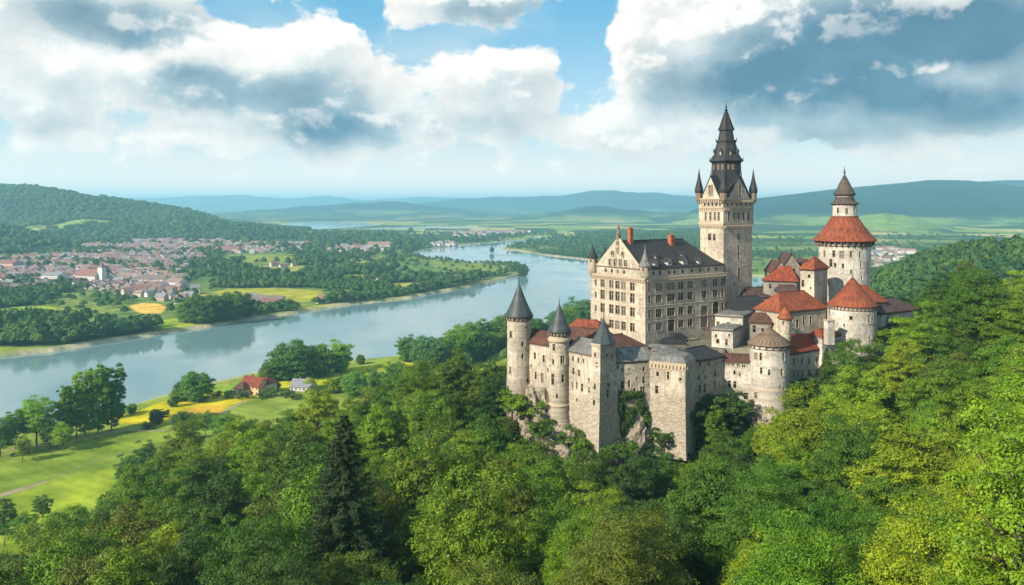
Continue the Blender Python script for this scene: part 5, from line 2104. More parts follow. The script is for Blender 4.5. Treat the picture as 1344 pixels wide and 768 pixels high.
# --- the wood on the castle hill
CASTLE_KEEP_OUT = [P(668, 246), P(700, 236), P(735, 230), P(790, 219), P(808, 224), P(850, 233), P(900, 225), P(915, 236), P(950, 244), P(985, 238), P(1012, 235), P(1040, 244),
                   P(1085, 256), P(1120, 256), P(1160, 270), P(1206, 280), P(1214, 300), P(1150, 315), P(1000, 320), P(850, 315), P(700, 285), P(660, 262)]
cand = []
xs, ys = rng.uniform(-260, 330, 60000), rng.uniform(28, 430, 60000)
px_, py_ = xs / ys * F + CX, None
zs, ss = ground_full(xs, ys)
sdk = poly_sd(xs, ys, CASTLE_KEEP_OUT)
ok = (px_ > -110) & (px_ < 1480) & (zs > 8.5) & (ss > 15) & (sdk > 1.0)
xs, ys, zs, px_, sdk = xs[ok], ys[ok], zs[ok], px_[ok], sdk[ok]
taken = np.zeros((0, 3))
hill_trees = []
for x, y, z, px, sd_ in zip(xs, ys, zs, px_, sdk):
    sp0 = 8.9 + 3.2 * vn(np.array([x / 30]), np.array([y / 30]), 4)[0]
    if y < 110:
        sp0 *= 1.12
    if sd_ < 9:
        sp0 *= .68
    top = z + 16
    py = HY - (top - CZ) / y * F
    if py > 830 or y < 74:
        continue
    if 1135 < px < 1215 and y > 225 and py < 442 and sd_ < 45:
        continue
    if 1055 < px < 1115 and 222 < y < 241 or (395 < px < 508 and 80 < y < 126 and py < 735):
        continue
    if len(taken) and np.min(np.hypot(taken[:, 0] - x, taken[:, 1] - y)) < sp0:
        continue
    taken = np.vstack([taken, (x, y, z)])
    hill_trees.append((x, y, z, px, py, sd_, sp0))
print('hill trees', len(hill_trees))
# which of them the view shows, and how large
VS = 3.0
vw, vh = int(1344 / VS), int(768 / VS)
zbuf = np.full((vh, vw), -1, int)
order = sorted(range(len(hill_trees)), key=lambda i: hill_trees[i][1])
yy_, xx_ = np.mgrid[0:vh, 0:vw]
castle_px = np.array([(665, 400), (700, 400), (735, 420), (775, 340), (810, 310), (915, 320), (920, 260), (990, 260), (1000, 350), (1070, 320), (1145, 320), (1150, 380), (1205, 405),
                      (1200, 430), (1150, 450), (1090, 480), (1030, 520), (990, 520), (950, 520), (905, 575), (850, 560), (800, 590), (750, 560), (700, 530), (665, 520)], float) / VS
castle_mask = in_poly(xx_.astype(float), yy_.astype(float), [tuple(p) for p in castle_px])
done_castle = False
for i in order:
    x, y, z, px, py, sd_, sp0 = hill_trees[i]
    if y > 262 and not done_castle:
        zbuf[castle_mask & (zbuf < 0)] = -2
        done_castle = True
    r_ = 5.4 / y * F / VS
    cx_, cy_ = px / VS, (HY - (z + 9.5 - CZ) / y * F) / VS
    ry_ = 7.4 / y * F / VS
    x0, x1, y0, y1 = int(max(0, cx_ - r_)), int(min(vw, cx_ + r_ + 1)), int(max(0, cy_ - ry_)), int(min(vh, cy_ + ry_ + 1))
    if x1 <= x0 or y1 <= y0:
        continue
    sub = zbuf[y0:y1, x0:x1]
    m0_ = (((xx_[y0:y1, x0:x1] - cx_) / r_) ** 2 + ((yy_[y0:y1, x0:x1] - cy_) / ry_) ** 2 < 1) & (sub == -1)
    sub[m0_] = i
vis = np.bincount(zbuf[zbuf >= 0].ravel(), minlength=len(hill_trees)) * VS * VS
rank = np.argsort(-vis)
N_IND = 285
individual = set(int(i) for i in rank[:N_IND] if vis[i] > 40)
rest = [i for i in range(len(hill_trees)) if i not in individual and hill_trees[i][1] > 95 and (vis[i] > 0 or hill_trees[i][1] < 330)]
print('visible', int((vis > 40).sum()), 'rest', len(rest), 'smallest individual', vis[rank[N_IND - 1]] if len(rank) > N_IND else None)

# what stands near a tree of the wood, from the picture (px, py): used in its description
PLACES = [
    (lambda x, y: y < 440 and x > 1150, 'on the rise beyond the plum-roofed end wing'),
    (lambda x, y: x > 1090 and y < 500, 'on the slope beside the broad white round tower'),
    (lambda x, y: 660 < x < 760 and y < 640, 'under the round slate-capped towers of the front wall'),
    (lambda x, y: 760 <= x < 850 and y < 680, 'below the square front tower'),
    (lambda x, y: 850 <= x < 960 and y < 640, 'below the sharp-cornered bastion'),
    (lambda x, y: 960 <= x < 1100 and y < 600, 'below the brown-capped round tower'),
    (lambda x, y: x > 1230 and y < 620, 'on the far slope behind the great light-leaved tree'),
    (lambda x, y: x >= 1100 and y < 640, 'on the slope below the conifer and the red-roofed wing'),
    (lambda x, y: x >= 1150, 'low on the slope beside the great light-leaved tree'),
    (lambda x, y: x < 130 and y > 640, 'in the corner of the wood beyond the green meadow'),
    (lambda x, y: x < 330 and y < 640, 'at the wood edge above the green meadow'),
    (lambda x, y: x < 480 and y < 560, 'at the wood edge nearest the red farmhouse'),
    (lambda x, y: x < 660 and y < 540, 'at the top of the wood, between the farm and the castle'),
    (lambda x, y: x < 400, 'on the slope between the meadow and the dark spruce'),
    (lambda x, y: x < 560, 'in the wood around the dark spruce'),
    (lambda x, y: x < 700 and y < 660, 'on the slope between the dark spruce and the castle towers'),
    (lambda x, y: x < 760, 'low on the castle side of the dark spruce'),
    (lambda x, y: x < 980, 'low on the slope below the bastion'),
    (lambda x, y: True, 'low on the slope below the brown-capped round tower'),
]


def pick_colour(px, py, y, r_):
    """colour drift over the wood as the photograph shows it"""
    warm = 0
    if px > 1000:
        warm = .75
    elif px > 560:
        warm = .45
    elif px > 260:
        warm = .42
    else:
        warm = .36
    if py > 700:
        warm += .12
    if 1150 < px and py < 470:
        warm -= .25
    warm += (vn(np.array([px / 70.]), np.array([py / 55.]), 21)[0] - .5) * 1.0
    warm += (r_ - .5) * .35
    if warm > .82:
        return 'yellow-green'
    if warm > .52:
        return 'bright green'
    if warm > .34:
        return 'mid green'
    if warm > .26:
        return 'olive green'
    return 'dark green'


FORM = ['round', 'upright', 'broad', 'narrow', 'spreading', 'rounded', 'tall']
for i in sorted(individual, key=lambda k: hill_trees[k][1]):
    x, y, z, px, py, sd_, sp0 = hill_trees[i]
    colour = pick_colour(px, py, y, rng.random())
    near = y < 112
    kk = int(rng.integers(len(NEAR if near else BROAD)))
    kind = (NEAR if near else BROAD)[kk]
    s = sp0 / 10.0 * rng.uniform(.80, 1.18)
    if near:
        s *= .9
    if sd_ < 9:
        s = min(s, .78) * rng.uniform(.7, 1.0)
    if sd_ < 4:
        s *= .75
    where = next(w_ for f_, w_ in PLACES if f_(px, py))
    size = 'small' if s < .78 else ('large' if s > 1.08 else '')
    form = 'leafy' if near else FORM[kk]
    label = ' '.join(q for q in (size, form, colour.replace(' ', '-'), 'tree', where) if q)
    plant('forest_tree', kind, x, y, z - .4, s, rng.uniform(0, 6.28), colour, label, 'tree', 'broadleaf trees of the castle wood', rng.uniform(.84, 1.30), .20)


# the rest of the wood, mostly hidden behind the trees above: one mass
def wood_mat(name, cols, sc_=.05, trans=.3):
    m_ = bpy.data.materials.new(name)
    m_.use_nodes = True
    t = NT(m_.node_tree)
    b = m_.node_tree.nodes['Principled BSDF']
    geo = t.n('ShaderNodeNewGeometry').outputs['Position']
    n0 = t.noise(t.vm('MULTIPLY', geo, (1, 1, .3)), sc_, 4, .6)
    n1 = t.noise(geo, sc_ * 6, 3, .6)
    n2 = t.noise(geo, 1.1, 2, .6)
    c = t.mix(t.mr(n0, .36, .62), cols[0], cols[1])
    c = t.mix(t.m('MULTIPLY', t.mr(n1, .5, .7), .8), c, cols[2])
    c = t.mix(1.0, c, t.mix(n2, (.7, .72, .75), (1.3, 1.25, 1.15)), 'MULTIPLY')
    t.put(b.inputs['Base Color'], c)
    b.inputs['Roughness'].default_value = .7
    b.inputs['Specular IOR Level'].default_value = .15
    tr = t.n('ShaderNodeBsdfTranslucent')
    t.put(tr.inputs[0], t.mix(1.0, c, (1.2, 1.2, .6), 'MULTIPLY'))
    ms = t.n('ShaderNodeMixShader')
    ms.inputs[0].default_value = trans
    t.t.links.new(b.outputs[0], ms.inputs[1])
    t.t.links.new(tr.outputs[0], ms.inputs[2])
    t.t.links.new(ms.outputs[0], m_.node_tree.nodes['Material Output'].inputs[0])
    return m_


WOODM = wood_mat('wood_leaves', [(.042, .092, .014), (.075, .140, .014), (.11, .17, .014)])
FARM = wood_mat('far_wood_leaves', [(.030, .085, .026), (.060, .130, .026), (.11, .17, .028)], .012, .2)


def scatter_mass(name, protos, spots, m_):
    """spots: (x, y, z, scale, zscale, proto); writes all the crowns into one mesh"""
    Vs, Fs, off = [], [], 0
    for (v, f), sp_ in [(protos[s_[5]], s_) for s_ in spots]:
        x, y, z, s_, zs_, _p = sp_
        a = rng.uniform(0, 6.28)
        ca, sa = math.cos(a) * s_, math.sin(a) * s_
        w_ = np.stack([v[:, 0] * ca - v[:, 1] * sa + x, v[:, 0] * sa + v[:, 1] * ca + y, v[:, 2] * s_ * zs_ + z], 1)
        Vs.append(w_.astype(np.float32))
        Fs.append(f + off)
        off += len(v)
    return struct(name, np_mesh(name, np.concatenate(Vs), np.concatenate(Fs), [m_]), 'stuff')


LOW = []
for i in range(4):
    (v, f), _c = crown_np(200 + i, 5.2, 1.5, 15.5, 70, 56 * q_, .40)
    LOW.append((v, f))
spots = []
for i in rest:
    x, y, z, px, py, sd_, sp0 = hill_trees[i]
    s = sp0 / 9.2 * rng.uniform(.85, 1.05) * (.7 if sd_ < 9 else 1)
    spots.append((x, y, z - .6, s, 1.0, int(rng.integers(4))))
scatter_mass('background_woodland', LOW, spots, WOODM)['label'] = 'rest of the castle wood filling in between and behind the larger trees'

# undergrowth between the trunks
UG = []
for i in range(3):
    (v, f), _c = crown_np(220 + i, 2.0, -.4, 2.2, 16, 28 * q_, .30)
    UG.append((v, f))
xs, ys = rng.uniform(-200, 260, 9000), rng.uniform(80, 330, 9000)
pxu = xs / ys * F + CX
zs, ss = ground_full(xs, ys)
ok = (pxu > -60) & (pxu < 1420) & (zs > 8.5) & (poly_sd(xs, ys, CASTLE_KEEP_OUT) > -5.5)
spots = [(x, y, z - .3, rng.uniform(.6, 1.3), 1.0, int(rng.integers(3))) for x, y, z in zip(xs[ok], ys[ok], zs[ok])][:3200]
spots = [s_ for s_ in spots if not in_poly(np.array([s_[0]]), np.array([s_[1]]), LEDGE)[0]]
scatter_mass('undergrowth', UG, spots, WOODM)

# --- single trees one can pick out
x, y = P(452, 122)
plant('spruce', SPRUCE, x, y, Z(543, 122) - 23.6, 1.0, .4, (.026, .052, .020), 'tall dark green spruce standing alone among broadleaf trees below the castle', 'conifer tree', jit=.02)
x, y = P(1085, 240)
plant('fir', FIR, x, y, Z(455, 240) - 17.5, .98, 1.1, (.040, .075, .018), 'dark green conifer in front of the red-roofed white wing', 'conifer tree', jit=.02)
GIANT = tree_kind(301, 5.4, 3, 21, 230, 330 * q_, .125, .62)
x, y = P(1368, 50)
plant('light_leaved_tree', GIANT, x, y, Z(505, 50) - 22.0, 1.0, 2.0, (.125, .225, .011), 'great light-leaved tree close by, its leaves and twigs clearly seen', 'tree', jit=.02)
x, y = P(1290, 46)
plant('light_leaved_tree', NEAR[0], x, y, Z(728, 46) - 15, .66, 1.0, (.110, .205, .013), 'light-leaved tree top just below the great light-leaved tree', 'tree', jit=.02)

for (px, D, top, s_, col_n, lab) in [(1228, 292, 373, 1.05, 'mid green', 'tall round tree standing against the sky next to the plum-roofed end wing'),
                                     (1284, 236, 363, 1.2, 'mid green', 'broad tree rising highest on the castle ridge beyond the end wing'),
                                     (1322, 228, 392, 1.0, 'bright green', 'bright tree just behind the broad tree rising highest on the ridge')]:
    x, y = P(px, D)
    kind = BROAD[4 if D < 240 else 0]
    plant('forest_tree', kind, x, y, Z(top, D) - kind[3] * s_ * 1.02, s_, rng.uniform(0, 6), col_n, lab, 'tree', 'broadleaf trees of the castle wood', jit=.04)

# trees at the water's edge and in the meadows: (px, foot py, height px, kind, colour, label)
BANK = [
    (20, 590, 62, 'F', 'mid green', 'rounded tree first in the riverside clump beyond the green meadow'),
    (48, 585, 74, 'F', 'bright green', 'tall rounded bright tree in the riverside clump by the meadow'),
    (0, 600, 60, 'F', 'dark green', 'dark tree at the very edge of the photo by the river'),
    (66, 588, 44, 'F', 'dark green', 'low dark tree in the gap of the riverside clump'),
    (84, 580, 92, 'T', 'mid green', 'thin pointed tree in the middle of the riverside clump'),
    (100, 575, 72, 'F', 'mid green', 'mid-height tree in the riverside clump before the tallest ones'),
    (112, 572, 100, 'T', 'bright green', 'tall slender tree, first of the tallest three by the river'),
    (128, 570, 104, 'T', 'mid green', 'tall slender tree, middle of the tallest three by the river'),
    (146, 565, 100, 'T', 'dark green', 'tall slender tree, last of the tallest three, next to the open water'),
    (82, 592, 42, 'F', 'bright green', 'low bushy bright tree at the foot of the riverside clump'),
    (30, 606, 38, 'F', 'olive green', 'low olive bush-like tree at the meadow side of the riverside clump'),
    (172, 543, 14, 'F', 'mid green', 'small lone tree at the water just past the tall slender trees'),
    (155, 548, 22, 'F', 'mid green', 'small tree touching the last tall slender tree'),
    (240, 526, 26, 'F', 'dark green', 'dark low tree in the yellow field by the river'),
    (258, 527, 38, 'F', 'mid green', 'mid green tree above the yellow field near the water'),
    (228, 534, 16, 'F', 'dark green', 'small dark shrub-like tree in the yellow field'),
    (206, 556, 18, 'F', 'dark green', 'dark bush-like tree between the yellow field and the green meadow'),
    (236, 565, 24, 'F', 'dark green', 'dark round tree by the footpath'),
    (252, 558, 16, 'F', 'olive green', 'reddish olive small tree by the footpath'),
    (270, 572, 34, 'F', 'mid green', 'round tree at the wood edge by the small white ruin'),
    (295, 582, 42, 'F', 'mid green', 'broad tree at the wood edge by the small white ruin'),
    (190, 625, 46, 'F', 'dark green', 'dark tree standing out of the wood into the green meadow'),
    (165, 640, 44, 'F', 'dark green', 'dark tree at the wood edge in the green meadow corner'),
    (55, 690, 44, 'F', 'dark green', 'dark tree rising at the bottom of the green meadow'),
    (6, 716, 66, 'F', 'dark green', 'tall dark tree at the photo edge below the green meadow'),
    (32, 720, 50, 'F', 'mid green', 'tree beside the tall dark one below the green meadow'),
    (80, 712, 38, 'F', 'dark green', 'dark tree at the wood edge below the pale track'),
    (108, 700, 36, 'F', 'mid green', 'tree of the wood edge jutting into the meadow'),
    (136, 684, 34, 'F', 'mid green', 'leafy tree of the wood edge nearest the meadow middle'),
    (352, 500, 26, 'F', 'dark green', 'smaller dark tree, first of the meadow group behind the farmhouse'),
    (366, 499, 34, 'F', 'mid green', 'middle-sized tree in the group behind the farmhouse'),
    (382, 498, 48, 'F', 'dark green', 'tallest dark round tree of the group behind the farmhouse'),
    (397, 497, 28, 'F', 'mid green', 'low tree linking the meadow group beside the river'),
    (420, 493, 41, 'F', 'mid green', 'round tree, first of the pair on the river meadow'),
    (447, 488, 40, 'F', 'bright green', 'round tree, second of the pair on the river meadow'),
    (473, 478, 12, 'F', 'mid green', 'tiny lone round tree on the river bank'),
    (534, 474, 33, 'F', 'mid green', 'lone round tree on the river meadow with a visible trunk'),
    (362, 512, 12, 'F', 'dark green', 'small dark shrub-like tree between the two farm buildings'),
    (465, 520, 32, 'F', 'mid green', 'young tree below the river meadow'),
    (492, 512, 26, 'F', 'mid green', 'young tree at the far end of the lower meadow'),
    (440, 516, 20, 'F', 'dark green', 'dark young tree beside the grey-roofed barn'),
    (520, 505, 30, 'F', 'mid green', 'young tree where the meadow meets the wood'),
]
rngb = np.random.default_rng(11)
for k_ in range(26):                        # the wood by the water behind the front towers
    t_ = k_ / 25
    px = 562 + 210 * t_ + rngb.uniform(-5, 5)
    base = 476 - 46 * t_ + rngb.uniform(-4, 14)
    BANK.append((px, base, 36 + rngb.uniform(-8, 10), 'F', ['dark green', 'mid green', 'blue-green'][int(rngb.integers(3))],
                 ['tree of the waterside wood between the lone round tree and the castle', 'tree of the waterside wood just behind the slate-capped round tower', 'tree of the waterside wood showing beside the palace wall'][min(2, int(t_ * 3))]))
for (px, base, h, kd, colour, label) in BANK:
    x, y = G0(px, base, 3.0)
    z = gz(x, y)
    if z > 5:
        # on rising ground: stand it where the sight line meets the slope
        D = y
        for _ in range(200):
            D -= 3
            x, y = P(px, D)
            if gz(x, y) <= Z(base, D):
                break
        z = gz(x, y)
    kinds = TALL if kd == 'T' else (FARB if y > 470 else BROAD)
    kind = kinds[int(rng.integers(len(kinds)))]
    s = h * y / F / kind[3]
    s *= .84 if px < 180 and base < 620 else .92
    o = plant('riverside_tree', kind, x, y, z - .2, s, rng.uniform(0, 6.28), tuple(q * (1.8 if px < 180 else 1.7) for q in GREENS[colour]), label, 'tree', 'trees along the near river bank', 1.0)
    if kd == 'T':
        o.scale = (s * .78, s * .78, s)
    if kd == 'F':
        o.scale = (s * rng.uniform(.88, 1.05), s * rng.uniform(.88, 1.05), s)

# trees on the far bank that stand out of the woods
FARPICK = [(242, 424, 26, 'bright green', 'bright round tree at the near end of the clump by the yellow field'), (256, 424, 30, 'mid green', 'second tree of the clump right of the yellow oval field'),
           (270, 424, 34, 'mid green', 'tall tree of the clump on the far bank'), (288, 422, 30, 'dark green', 'dark tree of the clump on the far bank'), (304, 420, 32, 'mid green', 'mid green tree of the clump on the far bank'),
           (320, 417, 31, 'dark green', 'last dark tree of the clump on the far bank'), (686, 360, 17, 'dark green', 'round tree at the tip of the wooded peninsula'), (646, 331, 7, 'dark green', 'tree on the tiny island in the far river')]
for (px, base, h, colour, label) in FARPICK:
    x, y = G0(px, base, 3.0)
    kind = FARB[int(rng.integers(3))]
    s = h * y / F / kind[3]
    plant('far_bank_tree', kind, x, y, 1.5 if px == 646 else gz(x, y), s, rng.uniform(0, 6.28), tuple(q * 1.3 for q in GREENS[colour]), label, 'tree', 'trees standing out on the far bank')

# --- far woods: every crown a low uneven clump
FB = []
for i in range(6):
    r2 = np.random.default_rng(400 + i)
    n = 150 if q_ == 1 else 40
    d_ = unit(r2, n)
    d_[:, 2] = np.abs(d_[:, 2]) * 1.0 - .15
    lump = 1 + .22 * np.sin(3 * d_[:, 0] + i) + .18 * np.sin(4 * d_[:, 1] + 2 * i)
    pos = d_ * lump[:, None] * np.array([4.6, 4.6, 5.0]) * r2.uniform(.82, 1.05, (n, 1)) + np.array([0, 0, 6.0])
    nn = d_ + unit(r2, n) * .45
    nn /= np.linalg.norm(nn, axis=1)[:, None]
    v, f = leaves_np(pos, nn, r2.uniform(.9, 1.7, n), r2, .8)
    FB.append((v, f))


FB2 = []
for i in range(4):
    r2 = np.random.default_rng(430 + i)
    n = 36
    d_ = unit(r2, n)
    d_[:, 2] = np.abs(d_[:, 2]) - .1
    pos = d_ * np.array([4.6, 4.6, 4.6]) + np.array([0, 0, 5.0])
    nn = d_ + unit(r2, n) * .3
    nn /= np.linalg.norm(nn, axis=1)[:, None]
    FB2.append(leaves_np(pos, nn, r2.uniform(1.8, 2.8, n), r2, .85))


def far_spots(n, x0, x1, y0, y1, dmin):
    xs, ys = rng.uniform(x0, x1, n), rng.uniform(y0, y1, n)
    p_ = xs / ys * F + CX
    ok = (p_ > -60) & (p_ < 1420)
    xs, ys = xs[ok], ys[ok]
    key = (np.floor(xs / dmin).astype(int) * 100003 + np.floor(ys / dmin).astype(int))
    _, u_ = np.unique(key, return_index=True)
    return xs[u_], ys[u_]


def open_ground(x, y, margin=3):
    k_ = np.zeros(len(x), bool)
    for poly, c in FIELDS:
        k_ |= poly_sd(x, y, poly) < margin
    return k_


def in_town(x, y):
    k_ = np.zeros(len(x), bool)
    for poly in TOWNS:
        k_ |= in_poly(x, y, poly)
    return k_


spots = []
for (n, box_, dmin, s0) in [(60000, (-900, 700, 640, 1300), 7.2, 1.0), (60000, (-1700, 1000, 1300, 2300), 10, 1.30), (30000, (-2600, 2300, 2300, 3600), 17, 1.9)]:
    xs, ys = far_spots(n, *box_, dmin)
    zs, ss = ground_full(xs, ys)
    px = xs / ys * F + CX
    keep = (ss > 9 + 10 * (ys > 1400)) & (zs < 40) & ~open_ground(xs, ys)
    tw = in_town(xs, ys)
    keep &= ~tw | (fbm(xs, ys, 90, 2, 55) > .56) & (rng.random(len(xs)) < .6) | (rng.random(len(xs)) < .13)
    lowk = open_ground(xs * (1 + 55 / ys), ys + 55, 0) | open_ground(xs * (1 + 28 / ys), ys + 28, 0)
    keep &= ~(lowk & (rng.random(len(xs)) < .8))
    clear = fbm(xs, ys, 170, 3, 91) > .525
    keep &= ~(clear & (rng.random(len(xs)) < .93)) | (ss < 40)
    keep &= ~((ys < 760) & (px < 560))                      # near-side meadows
    keep &= ~((ys < 900) & (px > 760) & (np.hypot(xs, ys - 100) < 690))
    keep &= ~((px > 780) & (px < 1010) & (ys < 1200))
    keep &= ~((px > 960) & (ys > 1500) & (rng.random(len(xs)) < .8))
    zz = zs
    for x, y, z in zip(xs[keep], ys[keep], zs[keep]):
        big = 1.35 if (y < 900 and x < -300) else (.62 if y > 1450 and x / y * F + CX > 540 else 1.0)
        spots.append((x, y, z - 1.0, s0 * rng.uniform(.65, 1.2) * big, rng.uniform(.75, 1.2), int(rng.integers(6))))
# the wooded hill on the right
xs, ys = far_spots(60000, 200, 1000, 470, 1500, 7.0)
zs, ss = ground_full(xs, ys)
px = xs / ys * F + CX
keep = (px > 1060) & (zs > 9) & (np.hypot(xs, ys - 100) > 330) & ~((ys < 620) & (px < 1120))
for x, y, z in zip(xs[keep], ys[keep], zs[keep]):
    spots.append((x, y, z - 1.5, rng.uniform(.7, 1.15), rng.uniform(.85, 1.25), int(rng.integers(6))))
hill_spots = []
xs, ys = far_spots(90000, -2900, 0, 1900, 4000, 15)
zs, ss = ground_full(xs, ys)
keep = (zs > 14) & (fbm(xs, ys, 420, 4, 31) < .58) & ~in_town(xs, ys)
for x, y, z in zip(xs[keep], ys[keep], zs[keep]):
    hill_spots.append((x, y, z - 3, rng.uniform(1.3, 2.3), rng.uniform(.7, 1.0), int(rng.integers(4))))
print('hill crowns', len(hill_spots))
scatter_mass('hillside_woods', FB2, hill_spots, FARM)['label'] = 'woods covering the long hill behind the town'
print('far crowns', len(spots))
scatter_mass('far_woods', FB, spots, FARM)['label'] = 'continuous woods on the far bank and the hill beyond the castle'

# ------------------------------------------------------------------ houses
PL = {
    'white': plain('house_white', (.48, .47, .46), .9, .15, .3), 'cream': plain('house_cream', (.40, .36, .30), .9, .15, .3), 'grey': plain('house_grey', (.36, .36, .36), .9, .15, .3),
    'pink': plain('house_pink', (.38, .27, .25), .9, .15, .3)}
RL = {'red': plain('house_red_roof', (.17, .088, .082), .9, .3, .3), 'brown': plain('house_brown_roof', (.14, .11, .11), .9, .3, .3), 'grey': plain('house_grey_roof', (.16, .17, .20), .9, .3, .3),
      'orange': plain('house_orange_roof', (.20, .135, .115), .9, .3, .3)}


def house_mb(w_, l_, h, rh, floors=2, near=False):
    b_ = MB()
    f4 = [(-w_ / 2, -l_ / 2), (w_ / 2, -l_ / 2), (w_ / 2, l_ / 2), (-w_ / 2, l_ / 2)]
    b_.quad_prism(f4, -1.5, h, 0, False)
    b_.face([(-w_ / 2, -l_ / 2, h), (w_ / 2, -l_ / 2, h), (0, -l_ / 2, h + rh)], 0)
    b_.face([(w_ / 2, l_ / 2, h), (-w_ / 2, l_ / 2, h), (0, l_ / 2, h + rh)], 0)
    o_ = .5
    for s_ in (-1, 1):
        q = [(s_ * (w_ / 2 + o_), -l_ / 2 - o_, h - rh * o_ / (w_ / 2)), (s_ * (w_ / 2 + o_), l_ / 2 + o_, h - rh * o_ / (w_ / 2)), (0, l_ / 2 + o_, h + rh + .1), (0, -l_ / 2 - o_, h + rh + .1)]
        b_.face(q if s_ > 0 else q[::-1], 1)
        b_.face([(x, y, z - .22) for x, y, z in (q[::-1] if s_ > 0 else q)], 1)
    for fl in range(floors):
        z = 1.0 + fl * 2.8
        if z + 1.4 > h:
            break
        for s_ in (-1, 1):
            for k_ in range(int(l_ / 3)):
                y = -l_ / 2 + (k_ + .5) * l_ / int(l_ / 3)
                b_.box((s_ * (w_ / 2 + .01), y), (0, 1), .5, .03, z, z + 1.3, 2)
            for k_ in range(int(w_ / 3)):
                x = -w_ / 2 + (k_ + .5) * w_ / int(w_ / 3)
                b_.box((x, s_ * (l_ / 2 + .01)), (1, 0), .5, .03, z, z + 1.3, 2)
    b_.box((w_ * .18, l_ * .2), (1, 0), .4, .4, h, h + rh + .9, 1)
    return b_


def mesh_of(b_, name, mats):
    me = bpy.data.meshes.new(name)
    me.from_pydata(b_.v, [], b_.f)
    for m_ in mats:
        me.materials.append(m_)
    me.polygons.foreach_set('material_index', b_.m)
    me.update()
    return me


SHAPES = [(8, 10, 5, 3.4), (7, 9, 4.2, 3.4), (8.5, 15, 6, 3.8), (9, 11, 8.5, 3.4), (8, 20, 6.5, 3.4)]
HM = {}
for wn_ in PL:
    for rn_ in RL:
        for k_, sh in enumerate(SHAPES):
            HM[wn_, rn_, k_] = mesh_of(house_mb(*sh, floors=3), 'town_house', [PL[wn_], RL[rn_], M['glass']])
hs = []
for ti, (poly, n, dmin) in enumerate(zip(TOWNS, (5200, 3600, 90, 60, 120, 160, 34), (14, 19, 20, 20, 24, 22, 22))):
    a = np.array(poly)
    xs, ys = rng.uniform(a[:, 0].min(), a[:, 0].max(), n * 3), rng.uniform(a[:, 1].min(), a[:, 1].max(), n * 3)
    ok = in_poly(xs, ys, poly)
    xs, ys = xs[ok], ys[ok]
    key = (np.floor(xs / dmin).astype(int) * 100003 + np.floor(ys / dmin).astype(int))
    _, u_ = np.unique(key, return_index=True)
    for x, y in zip(xs[u_], ys[u_]):
        p_ = x / y * F + CX
        if -20 < p_ < 1360:
            hs.append((x, y, ti))
# outlying houses among the fields of the far bank
for (px, py) in [(330, 399), (338, 401), (347, 397), (353, 403), (361, 399), (368, 404), (334, 392), (590, 369), (600, 371), (612, 368), (240, 395), (233, 398), (248, 392), (226, 393), (256, 386), (212, 395),
                 (268, 358), (360, 350), (372, 352), (385, 350), (500, 372), (508, 370), (456, 352), (540, 362), (548, 364)]:
    x, y = G0(px, py, 3)
    hs.append((x, y, 7))
print('houses', len(hs))
order_ = sorted(range(len(hs)), key=lambda i: hs[i][1] - (3000 if hs[i][2] == 7 else 0))
ind = order_[:290]
rest = order_[290:]
zs, _s = ground_full(np.array([h[0] for h in hs]), np.array([h[1] for h in hs]))
wn_l, rn_l = list(PL), list(RL)
for i in ind:
    x, y, ti = hs[i]
    wn_ = wn_l[int(rng.choice(4, p=[.5, .22, .18, .10]))]
    rn_ = rn_l[int(rng.choice(4, p=[.34, .30, .20, .16]))]
    k_ = int(rng.choice(5, p=[.34, .26, .18, .12, .10]))
    px, py = to_px(x, y, 3)
    size = ('small', 'small', 'long', 'tall', 'very long')[k_]
    if ti == 7:
        where = 'among the fields across the river' if px < 420 else 'on the wooded peninsula across the river'
    elif px < 70:
        where = 'at the outer edge of the town'
    elif px < 150:
        where = 'in the town above the wooded bank'
    else:
        where = 'in the town towards the yellow field'
    if ti != 7:
        where += ', front rows' if y < 1500 else ', further back'
    o = obj('town_house', HM[wn_, rn_, k_])
    o.location = (x, y, zs[i])
    o.rotation_euler = (0, 0, rng.choice([0.3, 1.87, 1.2, 2.4]) + rng.uniform(-.2, .2))
    s = rng.uniform(.85, 1.15)
    o.scale = (s, s, s)
    tag(o, f'{size} {wn_} house with {rn_} roof {where}', 'house', 'houses of the town across the river')
